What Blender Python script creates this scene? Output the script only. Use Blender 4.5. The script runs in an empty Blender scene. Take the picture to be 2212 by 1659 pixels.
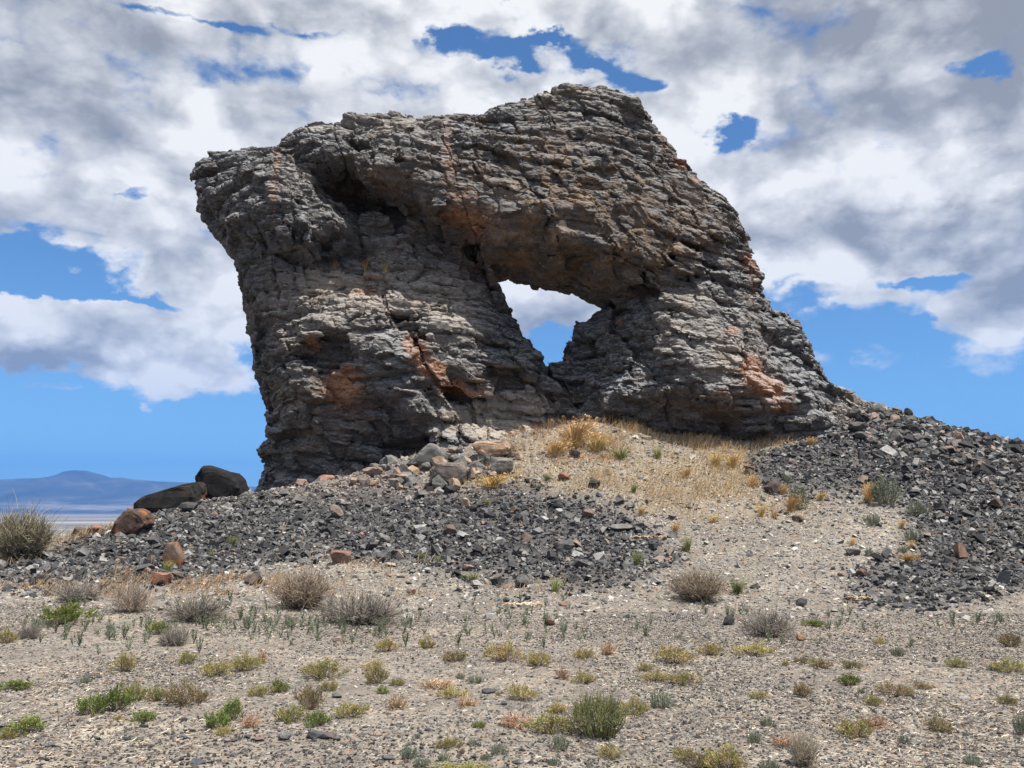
import bpy, math, random
import numpy as np
from mathutils import Vector
C = bpy.context.scene.collection
sc = bpy.context.scene
random.seed(7)
RNG = np.random.default_rng(11)
R = math.radians

# ------------------------------------------------------------------ camera
F = 1917.0                      # focal length in units of a 2212 x 1659 frame
PITCH = R(8.0)
CAMZ = 1.6
cam = bpy.data.objects.new('camera', bpy.data.cameras.new('camera'))
C.objects.link(cam)
cam.location = (0, 0, CAMZ)
cam.rotation_euler = (R(90) + PITCH, 0, 0)
cam.data.sensor_width = 36.0
cam.data.lens = 36.0 * F / 2212.0
cam.data.clip_end = 60000
sc.camera = cam

def ray(u, v):
    a = (u - 1106.0) / F
    b = -(v - 829.5) / F
    return np.array([a, math.cos(PITCH) - b * math.sin(PITCH), math.sin(PITCH) + b * math.cos(PITCH)])

def P(u, v, Y):                 # world point seen at (u, v) at distance Y
    d = ray(u, v)
    t = Y / d[1]
    return np.array([d[0] * t, Y, CAMZ + d[2] * t])

def proj(x, y, z):              # world -> (u, v)
    zz = z - CAMZ
    dep = np.maximum(y * math.cos(PITCH) + zz * math.sin(PITCH), 0.05)
    up = -y * math.sin(PITCH) + zz * math.cos(PITCH)
    return 1106.0 + F * x / dep, 829.5 - F * up / dep

# ------------------------------------------------------------------ sun, sky, exposure
SUN = Vector((0.32, -0.19, 0.93)).normalized()
sun = bpy.data.objects.new('sun', bpy.data.lights.new('sun', 'SUN'))
C.objects.link(sun)
sun.rotation_euler = SUN.to_track_quat('Z', 'Y').to_euler()
sun.data.energy = 5.0
sun.data.angle = R(0.6)
sun.data.color = (1.0, 0.95, 0.87)
sc.view_settings.view_transform = 'Standard'
sc.view_settings.look = 'None'
sc.view_settings.gamma = 1.0
sc.view_settings.exposure = 0.6

class NT:
    """small helper for node trees"""
    def __init__(s, tree):
        s.t = tree
        s.n = tree.nodes
        s.l = tree.links
    def new(s, typ, **kw):
        n = s.n.new(typ)
        for k, v in kw.items():
            setattr(n, k, v)
        return n
    def put(s, sock, val):
        if val is None:
            return
        if isinstance(val, bpy.types.NodeSocket):
            s.l.new(val, sock)
        else:
            sock.default_value = val
    def math(s, op, a, b=None, c=None, clamp=False):
        n = s.new('ShaderNodeMath', operation=op, use_clamp=clamp)
        s.put(n.inputs[0], a); s.put(n.inputs[1], b); s.put(n.inputs[2], c)
        return n.outputs[0]
    def vec(s, op, a, b=None, c=None):
        n = s.new('ShaderNodeVectorMath', operation=op)
        s.put(n.inputs[0], a); s.put(n.inputs[1], b)
        if c is not None: s.put(n.inputs[2], c)
        return n.outputs['Value'] if op in ('LENGTH', 'DOT_PRODUCT') else n.outputs[0]
    def noise(s, vec, scale, detail=4, rough=.55, dist=0.0, out='Fac', lac=2.0):
        n = s.new('ShaderNodeTexNoise')
        s.put(n.inputs['Vector'], vec)
        n.inputs['Scale'].default_value = scale
        n.inputs['Detail'].default_value = detail
        n.inputs['Roughness'].default_value = rough
        n.inputs['Distortion'].default_value = dist
        n.inputs['Lacunarity'].default_value = lac
        return n.outputs[out]
    def voro(s, vec, scale, feature='F1', out='Distance', rnd=1.0):
        n = s.new('ShaderNodeTexVoronoi', feature=feature)
        s.put(n.inputs['Vector'], vec)
        n.inputs['Scale'].default_value = scale
        n.inputs['Randomness'].default_value = rnd
        return n.outputs[out]
    def ramp(s, fac, stops, interp='LINEAR'):
        n = s.new('ShaderNodeValToRGB')
        cr = n.color_ramp
        cr.interpolation = interp
        while len(cr.elements) < len(stops):
            cr.elements.new(0.5)
        for e, (p, c) in zip(cr.elements, stops):
            e.position = p
            e.color = c if len(c) == 4 else (*c, 1)
        s.put(n.inputs[0], fac)
        return n.outputs[0]
    def mix(s, fac, a, b, blend='MIX'):
        n = s.new('ShaderNodeMix', data_type='RGBA', blend_type=blend)
        s.put(n.inputs[0], fac); s.put(n.inputs[6], a if isinstance(a, bpy.types.NodeSocket) else (*a, 1)[:4])
        s.put(n.inputs[7], b if isinstance(b, bpy.types.NodeSocket) else (*b, 1)[:4])
        return n.outputs[2]
    def maprange(s, v, a, b, c=0.0, d=1.0, smooth=False):
        n = s.new('ShaderNodeMapRange', interpolation_type='SMOOTHSTEP' if smooth else 'LINEAR')
        s.put(n.inputs[0], v)
        for i, q in enumerate((a, b, c, d)):
            n.inputs[i + 1].default_value = q
        return n.outputs[0]

def azel(u, v):
    d = ray(u, v)
    d = d / np.linalg.norm(d)
    return math.atan2(d[0], d[1]), math.asin(d[2])

def build_world():
    w = bpy.data.worlds.new('World')
    sc.world = w
    w.use_nodes = True
    t = NT(w.node_tree)
    for n in list(t.n):
        t.n.remove(n)
    out = t.new('ShaderNodeOutputWorld')
    bg = t.new('ShaderNodeBackground')
    bg.inputs['Strength'].default_value = 0.068
    sky = t.new('ShaderNodeTexSky', sky_type='NISHITA')
    sky.sun_disc = False
    sky.sun_elevation = math.asin(SUN.z)
    sky.sun_rotation = math.atan2(SUN.x, SUN.y)
    sky.altitude = 1500
    sky.air_density = 1.0
    sky.dust_density = 0.3
    sky.ozone_density = 1.6
    tc = t.new('ShaderNodeTexCoord')
    d = t.vec('NORMALIZE', tc.outputs['Generated'])
    sp = t.new('ShaderNodeSeparateXYZ'); t.put(sp.inputs[0], d)
    x, y, z = sp.outputs
    az = t.math('ARCTAN2', x, y)
    el = t.math('ARCSINE', z)
    cb = t.new('ShaderNodeCombineXYZ'); t.put(cb.inputs[0], az); t.put(cb.inputs[1], el)
    ae0 = cb.outputs[0]
    # ragged edges: warp the direction by noise
    wv = t.noise(t.vec('MULTIPLY', d, (1, 1, 1.7)), 6.0, 6, .6, out='Color')
    wv = t.vec('SUBTRACT', wv, (.5, .5, .5))
    ae = t.vec('MULTIPLY_ADD', wv, (.24, .13, 0), ae0)
    def blobs(lst, vec, start):
        acc = start
        for (u, v, ru, rv, wgt) in lst:
            a, e = azel(u, v)
            sa, se = ru / F, rv / F
            q = t.vec('MULTIPLY_ADD', vec, (1 / sa, 1 / se, 0), (-a / sa, -e / se, 0))
            r2 = t.vec('DOT_PRODUCT', q, q)
            g = t.math('POWER', math.exp(-1), r2)
            acc = t.math('MULTIPLY_ADD', g, wgt, acc)
        return acc
    # base: cloud cover above about 12 degrees, open sky below
    base = t.maprange(el, R(3), R(15), -1.0, 1.30, True)
    # behind the camera keep broken cover
    cover = [  # (u, v, ru, rv, weight): negative = blue gap
        (430, 12, 110, 14, -.9), (580, 5, 60, 12, -.5), (640, 30, 40, 14, -.4),
        (975, 72, 60, 20, -1.2), (1070, 108, 80, 22, -1.35), (1180, 98, 80, 15, -1.1), (1300, 128, 80, 20, -1.25), (1400, 160, 55, 26, -1.25),
        (720, 45, 40, 14, -.6),
        (1085, 5, 40, 10, -.7), (1545, 300, 46, 22, -1.4), (2110, 155, 60, 16, -.85),
        (1100, 150, 34, 18, -.9),
        (290, 395, 50, 16, -1.1), (60, 515, 150, 30, -1.3), (80, 590, 150, 55, -1.8), (-60, 560, 160, 90, -1.8), (150, 630, 60, 26, -1.0),
        (290, 640, 90, 14, -1.1), (350, 655, 70, 20, -.8), (440, 665, 60, 16, -.7),
        (500, 730, 70, 30, -.9), (1960, 610, 120, 16, -1.2), (2130, 620, 120, 20, -.6), (1850, 620, 120, 14, -.8),
        (1720, 640, 100, 30, -.6), (1750, 720, 130, 50, -1.0), (2100, 715, 200, 30, -.8), (1200, 740, 120, 35, -1.0),
        # clouds low down
        (60, 700, 130, 50, 1.6), (220, 690, 160, 60, 1.6), (330, 760, 150, 60, 1.7), (460, 790, 120, 55, 1.5), (430, 830, 90, 26, 1.2), (100, 760, 140, 26, 1.0),
        (330, 570, 130, 50, .8), (480, 610, 110, 50, .8), (520, 700, 60, 30, .4), (30, 480, 120, 20, .6), (165, 625, 26, 16, .7),
        (90, 826, 40, 10, 1.1), (335, 870, 30, 8, 1.0), (20, 815, 30, 8, .6), (550, 1055, 40, 16, 1.3),
        (1150, 640, 130, 40, 1.0), (1230, 680, 70, 40, 1.1), (1270, 660, 60, 40, .7),
        (1700, 600, 120, 26, .7), (1850, 600, 90, 26, 1.0), (1880, 640, 50, 30, 1.0), (2160, 640, 90, 40, 1.3), (2070, 690, 70, 22, 1.3), (2110, 712, 60, 18, 1.0),
        (1760, 640, 50, 14, .9), (1700, 650, 30, 12, .5), (2200, 690, 40, 16, .6),
        (1900, 520, 400, 60, .7), (2212, 560, 120, 50, .6),
    ]
    cov = blobs([(a, b, c, e, g * (1.5 if g < 0 and b < 420 else 1.0)) for a, b, c, e, g in cover], ae, base)
    n1 = t.noise(t.vec('MULTIPLY', d, (1, 1, 1.6)), 9.0, 8, .58)
    n1 = t.math('MULTIPLY', t.math('SUBTRACT', n1, .5), 3.4)
    n1 = t.math('ADD', n1, t.math('MULTIPLY', t.math('SUBTRACT', t.noise(t.vec('MULTIPLY', d, (1, 1, 1.5)), 34.0, 6, .6), .5), .9))
    dens = t.math('ADD', cov, n1)
    vor = t.new('ShaderNodeTexVoronoi', feature='F1')
    t.put(vor.inputs['Vector'], t.vec('ADD', t.vec('MULTIPLY', d, (1, 1, 1.5)), t.vec('MULTIPLY', wv, (.10, .10, .10))))
    vor.inputs['Scale'].default_value = 9.0; vor.inputs['Detail'].default_value = 3.0; vor.inputs['Roughness'].default_value = .55
    bil = t.math('SUBTRACT', .78, vor.outputs['Distance'])
    dens = t.math('MULTIPLY_ADD', bil, 1.3, dens)
    alpha = t.maprange(dens, -0.30, 0.66, 0, 1, True)
    # cloud tone: puffs, seen again shifted towards the sun so that one side is bright
    def puff(off, sc_, det=7):
        return t.noise(t.vec('ADD', t.vec('MULTIPLY', d, (1, 1, 1.5)), off), sc_, det, .52, .15)
    pa = puff((0, 0, 0), 6.0)
    pb = puff((.012, 0, .05), 6.0)
    lit = t.math('MULTIPLY', t.math('SUBTRACT', pa, pb), 3.0)
    grey = blobs([(a, b, c, e, g * .72) for a, b, c, e, g in [(2080, 30, 380, 80, 1.0), (2200, 180, 160, 60, .45), (1700, 10, 260, 30, .4), (1950, 500, 330, 46, .95), (2150, 510, 200, 60, .35), (1700, 260, 220, 60, .28),
                  (230, 250, 330, 60, .32), (60, 440, 120, 60, .2), (120, 60, 260, 60, .1), (560, 170, 260, 60, .12), (1500, 130, 120, 50, .2), (250, 790, 200, 18, .3), (100, 765, 120, 14, .25), (420, 580, 120, 30, .2),
                  (700, 20, 200, 30, .1), (1900, 250, 260, 40, .2), (640, 120, 200, 80, -.25), (1230, 160, 120, 40, -.5), (1700, 380, 260, 60, -.28), (2050, 380, 200, 70, -.2), (300, 700, 260, 50, -.3), (500, 300, 200, 60, -.1), (1750, 150, 200, 80, -.22),
                  (80, 330, 140, 60, -.15), (260, 520, 200, 40, -.3), (1850, 620, 200, 30, -.35)]],
                 ae, t.math('MULTIPLY', t.math('SUBTRACT', t.noise(t.vec('MULTIPLY', d, (1, 1, 2.6)), 3.0, 4, .5), .46), .9))
    tone = t.math('SUBTRACT', t.math('MULTIPLY_ADD', lit, 1.0, .66), grey)
    edge = t.maprange(dens, .1, .9, .22, 0.0)
    tone = t.math('ADD', tone, edge)
    tone = t.math('MULTIPLY_ADD', bil, 1.0, t.math('ADD', tone, .29))
    ccol = t.ramp(tone, [(0.0, (3.3, 3.4, 3.6)), (.25, (4.5, 4.6, 4.8)), (.5, (6.1, 6.15, 6.25)), (.8, (8.3, 8.25, 8.15)), (1.0, (9.9, 9.8, 9.5))])
    skyc = t.mix(1.0, sky.outputs[0], (0.84, 1.15, 1.38), 'MULTIPLY')
    col = t.mix(alpha, skyc, ccol)
    t.put(bg.inputs['Color'], col)
    t.l.new(bg.outputs[0], out.inputs[0])
build_world()

# ------------------------------------------------------------------ numeric helpers
def h01(ix, iy, iz, seed=0):
    a = (ix.astype(np.int64) * 374761393 + iy.astype(np.int64) * 668265263 + iz.astype(np.int64) * 2147483647 + seed * 1274126177) & 0xFFFFFFFF
    a = ((a ^ (a >> 13)) * 1274126177) & 0xFFFFFFFF
    a = ((a ^ (a >> 16)) * 2246822519) & 0xFFFFFFFF
    a = a ^ (a >> 15)
    return (a & 0xFFFFFF) / float(0x1000000)

def vnoise(x, y, z, seed=0):
    xi, yi, zi = np.floor(x), np.floor(y), np.floor(z)
    fx, fy, fz = x - xi, y - yi, z - zi
    fx = fx * fx * (3 - 2 * fx); fy = fy * fy * (3 - 2 * fy); fz = fz * fz * (3 - 2 * fz)
    r = 0
    for a in (0, 1):
        for b in (0, 1):
            for c in (0, 1):
                w = (fx if a else 1 - fx) * (fy if b else 1 - fy) * (fz if c else 1 - fz)
                r = r + w * h01(xi + a, yi + b, zi + c, seed)
    return r * 2 - 1

def fbm(x, y, z, octv=4, seed=0, gain=.5):
    r, a, f, tot = 0, 1.0, 1.0, 0
    for i in range(octv):
        r = r + a * vnoise(x * f + i * 17.3, y * f - i * 9.1, z * f + i * 5.7, seed + i)
        tot += a
        a *= gain; f *= 2.03
    return r / tot

def smooth(a, b, x):
    t = np.clip((x - a) / (b - a), 0, 1)
    return t * t * (3 - 2 * t)

def rbf(px, py, pv, X, Y, lam=0.02):
    px, py, pv = map(np.asarray, (px, py, pv))
    D = np.hypot(px[:, None] - px[None], py[:, None] - py[None])
    n = len(px)
    A = np.zeros((n + 3, n + 3))
    A[:n, :n] = D - lam * np.eye(n)
    A[:n, n] = A[n, :n] = 1; A[:n, n + 1] = A[n + 1, :n] = px; A[:n, n + 2] = A[n + 2, :n] = py
    b = np.zeros(n + 3); b[:n] = pv
    w = np.linalg.solve(A, b)
    out = w[n] + w[n + 1] * X + w[n + 2] * Y
    for i in range(n):
        out = out + w[i] * np.hypot(X - px[i], Y - py[i])
    return out

def sdpoly(pts, X, Z):          # signed distance to a polygon, negative inside
    pts = np.asarray(pts, float)
    d2 = np.full(X.shape, 1e18)
    ins = np.zeros(X.shape, bool)
    n = len(pts)
    for i in range(n):
        a, b = pts[i], pts[(i + 1) % n]
        e = b - a
        t = np.clip(((X - a[0]) * e[0] + (Z - a[1]) * e[1]) / (e @ e + 1e-12), 0, 1)
        d2 = np.minimum(d2, (X - a[0] - t * e[0]) ** 2 + (Z - a[1] - t * e[1]) ** 2)
        c = (a[1] > Z) != (b[1] > Z)
        if abs(e[1]) > 1e-12:
            ins ^= c & (X < a[0] + (Z - a[1]) * e[0] / e[1])
    d = np.sqrt(d2)
    return np.where(ins, -d, d)

def npmesh(name, V, Fc, mat=None, parent=None, smooth_=False, cols=None, mats=None, midx=None):
    """verts (n,3), faces (m,k) with one k, or a list of such arrays"""
    me = bpy.data.meshes.new(name)
    V = np.ascontiguousarray(V, dtype=np.float32)
    fl = Fc if isinstance(Fc, list) else [Fc]
    fl = [np.asarray(f, dtype=np.int32) for f in fl if len(f)]
    me.vertices.add(len(V)); me.vertices.foreach_set('co', V.ravel())
    tot = sum(len(f) for f in fl)
    idx = np.concatenate([f.ravel() for f in fl])
    cnt = np.concatenate([np.full(len(f), f.shape[1], np.int32) for f in fl])
    me.loops.add(len(idx)); me.loops.foreach_set('vertex_index', idx)
    me.polygons.add(tot)
    st = np.concatenate([[0], np.cumsum(cnt)[:-1]]).astype(np.int32)
    me.polygons.foreach_set('loop_start', st)
    me.update(calc_edges=True)
    me.polygons.foreach_set('use_smooth', np.full(tot, smooth_, bool))
    if cols is not None:
        ca = me.color_attributes.new('tint', 'FLOAT_COLOR', 'POINT')
        c4 = np.ones((len(V), 4), np.float32); c4[:, :cols.shape[1]] = cols
        ca.data.foreach_set('color', c4.ravel())
    o = bpy.data.objects.new(name, me)
    C.objects.link(o)
    for m in (mats or ([mat] if mat else [])):
        me.materials.append(m)
    if midx is not None:
        me.polygons.foreach_set('material_index', np.asarray(midx, np.int32))
    if parent: o.parent = parent
    return o

def tag(o, label=None, cat=None, group=None, kind=None):
    if label: o['label'] = label
    if cat: o['category'] = cat
    if group: o['group'] = group
    if kind: o['kind'] = kind
    return o

def surface_nets(phi, org, h):
    s = phi < 0
    nx, ny, nz = phi.shape
    c = np.zeros((nx - 1, ny - 1, nz - 1), np.uint8)
    for a in (0, 1):
        for b in (0, 1):
            for d in (0, 1):
                c += s[a:nx - 1 + a, b:ny - 1 + b, d:nz - 1 + d]
    act = (c > 0) & (c < 8)
    I, J, K = np.nonzero(act)
    idm = np.full(act.shape, -1, np.int32)
    idm[I, J, K] = np.arange(len(I))
    pos = np.zeros((len(I), 3)); cnt = np.zeros(len(I))
    cor = [(0,0,0),(1,0,0),(0,1,0),(1,1,0),(0,0,1),(1,0,1),(0,1,1),(1,1,1)]
    vals = {q: phi[I + q[0], J + q[1], K + q[2]].astype(np.float64) for q in cor}
    for p in cor:
        for ax in range(3):
            if p[ax]: continue
            q = list(p); q[ax] = 1; q = tuple(q)
            a, b = vals[p], vals[q]
            m = (a < 0) != (b < 0)
            t = a[m] / (a[m] - b[m])
            e = np.array(p, float)[None].repeat(m.sum(), 0); e[:, ax] += t
            pos[m] += e; cnt[m] += 1
    V = (pos / cnt[:, None] + np.stack([I, J, K], 1)) * h + org
    faces = []
    for ax in range(3):
        sl0 = [slice(1, -1)] * 3; sl1 = [slice(1, -1)] * 3
        sl0[ax] = slice(0, -1); sl1[ax] = slice(1, None)
        a = s[tuple(sl0)]; b = s[tuple(sl1)]
        i, j, k = np.nonzero(a != b)
        av = a[i, j, k]
        base = np.stack([i, j, k], 1)
        o1, o2 = [(1, 2), (2, 0), (0, 1)][ax]
        base[:, o1] += 1; base[:, o2] += 1
        def cell(d1, d2):
            q = base.copy(); q[:, o1] -= d1; q[:, o2] -= d2
            return idm[q[:, 0], q[:, 1], q[:, 2]]
        f = np.stack([cell(1, 1), cell(0, 1), cell(0, 0), cell(1, 0)], 1)
        f[~av] = f[~av][:, ::-1]
        faces.append(f)
    return V, np.concatenate(faces)

def vnormals(V, Fq):
    n = np.zeros_like(V)
    a = V[Fq[:, 2]] - V[Fq[:, 0]]; b = V[Fq[:, 3]] - V[Fq[:, 1]]
    fn = np.cross(a, b)
    for i in range(4):
        np.add.at(n, Fq[:, i], fn)
    return n / np.maximum(np.linalg.norm(n, axis=1, keepdims=True), 1e-9)

def vsmooth(A, Fq, it):
    for _ in range(it):
        s = np.zeros_like(A); c = np.zeros(len(A))
        for i in range(4):
            np.add.at(s, Fq[:, i], A[Fq[:, (i + 1) % 4]]); np.add.at(c, Fq[:, i], 1)
        A = .4 * A + .6 * s / np.maximum(c, 1)[:, None]
    return A

# ------------------------------------------------------------------ terrain
def build_height():
    px, py, pz = [], [], []
    def w(x, y, z): px.append(x); py.append(y); pz.append(z)
    def pt(u, v, Y, back=None):
        p = P(u, v, Y); w(*p)
        if back: w(p[0] * (Y + back) / Y, Y + back, p[2] - .32 * back)
    for x in (-14, -7, 0, 7, 14):
        for y in (0, 6, 11): w(x, y, 0.0)
    for a in [(-400,1250,17.3),(0,1257,17),(400,1268,16.5),(800,1277,16.4),(1200,1290,16.1),(1600,1287,16.2),(1900,1292,16),(2212,1282,16.2),(2600,1272,16.4)]:
        pt(*a)
    for a in [(590,1062,25.2),(700,1037,25.4),(870,992,25.2),(960,965,25.1),(1060,962,24.8),(1200,948,25.0),(1260,912,25.8),(1300,915,26.2),(1450,945,26.0),(1650,948,25.9),(1780,925,26.2)]:
        pt(*a)
    for a in [(0,1213,24,4),(100,1187,24,4),(200,1152,24.5,4),(300,1117,25,4),(430,1087,25.5,4),(520,1068,26,4),(-200,1235,23,4),(-500,1255,23,4)]:
        pt(*a)
    for a in [(1870,862,28.3,3.5),(1960,897,27.6,4),(2050,925,27.0,4),(2130,950,26.5,4),(2212,970,26,4),(2400,1015,25.5,4),(2700,1070,25,4)]:
        pt(*a)
    for a in [(1100,1115,20.6),(800,1150,20.6),(500,1160,20.8),(250,1190,20.6),(1500,1100,20.8),(1700,1050,22.5),(1900,1080,21),(2150,1110,21)]:
        pt(*a)
    for x, z in ((-7, .9), (-3, 2.2), (1, 3.6), (5, 4.2), (9, 4.2)): w(x, 31, z)
    for x in (-22, -14, -6, 2, 10, 18, 26): w(x, 38, -2.2)
    return np.array(px), np.array(py), np.array(pz)
_TP = build_height()

def height(x, y, detail=True):
    x = np.asarray(x, float); y = np.asarray(y, float)
    cx = np.clip(x, -24, 24); cy = np.clip(y, -2, 38)
    z = rbf(_TP[0], _TP[1], _TP[2], cx, cy, .35)
    z = np.where(cy < 9, z * smooth(4, 9, cy), z)
    ex = np.hypot(np.maximum(np.abs(x) - 24, 0), np.maximum(y - 38, 0))
    z = z - 62 * (1 - np.exp(-ex * .12 / 62 * 1.9)) * smooth(0, 6, ex) * np.where(y > 12, 1, smooth(-30, 12, y))
    near = np.exp(-(np.maximum(ex, 0) / 60) ** 2)
    if detail:
        mound = smooth(15, 19, y)
        z = z + near * (fbm(x * .35, y * .35, x * 0, 3, 5) * (.05 + .10 * mound) + fbm(x * 1.6, y * 1.6, x * 0, 3, 9) * (.018 + .035 * mound))
        z = z + (1 - near) * fbm(x * .004, y * .004, x * 0, 4, 3) * np.minimum(ex * .01, 3)
    return z

S1 = [(-60,1225),(0,1217),(120,1185),(250,1150),(330,1112),(450,1088),(570,1062),(700,1040),(800,1035),(930,1050),(1050,1062),(1180,1080),(1310,1110),(1420,1150),(1475,1190),(1390,1215),(1430,1245),(1250,1262),(1080,1255),(1000,1240),(880,1215),(790,1200),(740,1175),(660,1190),(560,1215),(420,1238),(200,1255),(0,1262),(-60,1262)]
S2 = [(1690,960),(1790,905),(1850,830),(1900,840),(2000,880),(2260,970),(2400,1000),(2400,1290),(2212,1282),(2000,1290),(1850,1285),(1810,1245),(1890,1225),(1960,1200),(1990,1160),(1975,1120),(2010,1100),(1900,1060),(1800,1050),(1700,1045),(1650,1030),(1660,990)]
G1 = [(1090,950),(1180,915),(1250,880),(1420,925),(1700,935),(1740,950),(1660,990),(1650,1050),(1760,1100),(1640,1130),(1450,1120),(1300,1090),(1180,1070),(1040,1062),(1000,1030),(1060,1000)]
def zones(x, y, z):
    """soft masks: dark scree, golden grass slope, foreground grit"""
    u, v = proj(x, y, z)
    k = 1.0
    nu = fbm(x * .9, y * .9, z * .9, 4, 21) * 80; nv = fbm(x * .9 + 9, y * .9, z * .9, 4, 22) * 34
    m = (y > 13) & (y < 30) & (np.abs(x) < 24)
    d1 = np.full(x.shape, 99.); d2 = d1.copy(); d3 = d1.copy()
    uu, vv = (u + nu)[m], (v + nv)[m]
    d1[m] = sdpoly(S1, uu, vv * 1.0); d2[m] = sdpoly(S2, uu, vv); d3[m] = sdpoly(G1, uu, vv)
    scree = smooth(40, -28, np.minimum(d1, d2))
    grass = smooth(30, -30, d3) * (1 - scree)
    return scree, grass

def axis(lo, hi, step, far_lo, far_hi, ratio):
    a = list(np.arange(lo, hi + step / 2, step))
    s, q = step, hi
    while q < far_hi:
        s *= ratio; q += s; a.append(q)
    s, q = step, lo
    b = []
    while q > far_lo:
        s *= ratio; q -= s; b.append(q)
    return np.array(b[::-1] + a)

def mat_new(name):
    m = bpy.data.materials.new(name)
    m.use_nodes = True
    t = NT(m.node_tree)
    bs = t.n['Principled BSDF']
    bs.inputs['Specular IOR Level'].default_value = .25
    bs.inputs['Roughness'].default_value = .85
    return m, t, bs

def ground_material():
    m, t, bs = mat_new('ground_dirt')
    geo = t.new('ShaderNodeNewGeometry')
    p = geo.outputs['Position']
    at = t.new('ShaderNodeVertexColor', layer_name='tint')
    sep = t.new('ShaderNodeSeparateColor'); t.put(sep.inputs[0], at.outputs[0])
    scree, grass, far = sep.outputs
    big = t.noise(p, .55, 5, .6)
    mid = t.noise(p, 3.2, 5, .65)
    dirt = t.ramp(big, [(.30, (.162, .139, .116)), (.5, (.238, .205, .170)), (.68, (.38, .33, .265))])
    dirt = t.mix(t.maprange(mid, .42, .66), dirt, (.15, .133, .118))
    # grit: small stones of many tones, nearly touching
    def grit(scale, cols):
        pv = t.vec('ADD', p, t.vec('MULTIPLY', t.noise(p, scale * .5, 2, .5, out='Color'), (.6 / scale,) * 3))
        cn = t.new('ShaderNodeTexVoronoi', feature='F1'); t.put(cn.inputs['Vector'], pv); cn.inputs['Scale'].default_value = scale
        s2 = t.new('ShaderNodeSeparateColor'); t.put(s2.inputs[0], cn.outputs['Color'])
        return t.ramp(s2.outputs[0], cols, 'CONSTANT'), cn.outputs['Distance'], s2.outputs[1]
    gc, gd, gr = grit(42, [(0, (.07, .068, .07)), (.22, (.12, .11, .10)), (.45, (.20, .18, .16)), (.66, (.29, .262, .232)), (.86, (.46, .43, .38)), (.96, (.30, .17, .10))])
    gc2, gd2, gr2 = grit(17, [(0, (.07, .07, .075)), (.3, (.12, .116, .116)), (.55, (.21, .195, .18)), (.8, (.34, .315, .29)), (.93, (.33, .21, .14))])
    mk = t.math('LESS_THAN', gd, t.math('MULTIPLY_ADD', gr, .35, .35))
    cover = t.maprange(t.noise(p, 1.3, 4, .65), .36, .56)
    c = t.mix(t.math('MULTIPLY', mk, t.math('MULTIPLY', cover, .9)), dirt, gc)
    mk2 = t.math('MULTIPLY', t.math('LESS_THAN', gd2, t.math('MULTIPLY', gr2, .55)), t.math('GREATER_THAN', gr2, .45))
    c = t.mix(t.math('MULTIPLY', mk2, .9), c, gc2)
    c = t.mix(t.math('MULTIPLY', grass, .3), c, (.36, .29, .19))
    c = t.mix(scree, c, t.ramp(mid, [(.35, (.045, .045, .05)), (.7, (.13, .125, .12))]))
    # the far valley: pale playa streaks and dark brush flats
    st = t.noise(t.vec('MULTIPLY', p, (.00025, .0016, 0)), 1.0, 4, .6)
    fc = t.ramp(st, [(.36, (.12, .11, .10)), (.52, (.18, .165, .145)), (.66, (.31, .285, .25))])
    c = t.mix(far, c, fc)
    t.put(bs.inputs['Base Color'], c)
    b1 = t.new('ShaderNodeBump'); b1.inputs['Strength'].default_value = .9; b1.inputs['Distance'].default_value = .02
    hgt = t.math('ADD', t.math('MULTIPLY', mk, t.math('SUBTRACT', .6, gd)), t.math('MULTIPLY', mk2, 1.2))
    hgt = t.math('ADD', hgt, t.math('MULTIPLY', mid, 2.0))
    t.put(b1.inputs['Height'], t.math('MULTIPLY', hgt, t.math('SUBTRACT', 1.0, far)))
    t.l.new(b1.outputs[0], bs.inputs['Normal'])
    bs.inputs['Roughness'].default_value = .95
    return m

def build_ground():
    ax = axis(-18, 18, .11, -26000, 26000, 1.16)
    ay = axis(4.5, 30, .10, -16000, 26000, 1.16)
    X, Y = np.meshgrid(ax, ay, indexing='ij')
    Z = height(X, Y)
    sc_, gr_ = zones(X, Y, Z)
    far = smooth(120, 600, np.hypot(X, Y))
    nx, ny = X.shape
    idx = np.arange(nx * ny).reshape(nx, ny)
    Fq = np.stack([idx[:-1, :-1], idx[1:, :-1], idx[1:, 1:], idx[:-1, 1:]], -1).reshape(-1, 4)
    V = np.stack([X, Y, Z], -1).reshape(-1, 3)
    cols = np.stack([sc_, gr_, far], -1).reshape(-1, 3)
    o = npmesh('ground', V, Fq, ground_material(), smooth_=True, cols=cols)
    tag(o, kind='structure')
build_ground()

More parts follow.
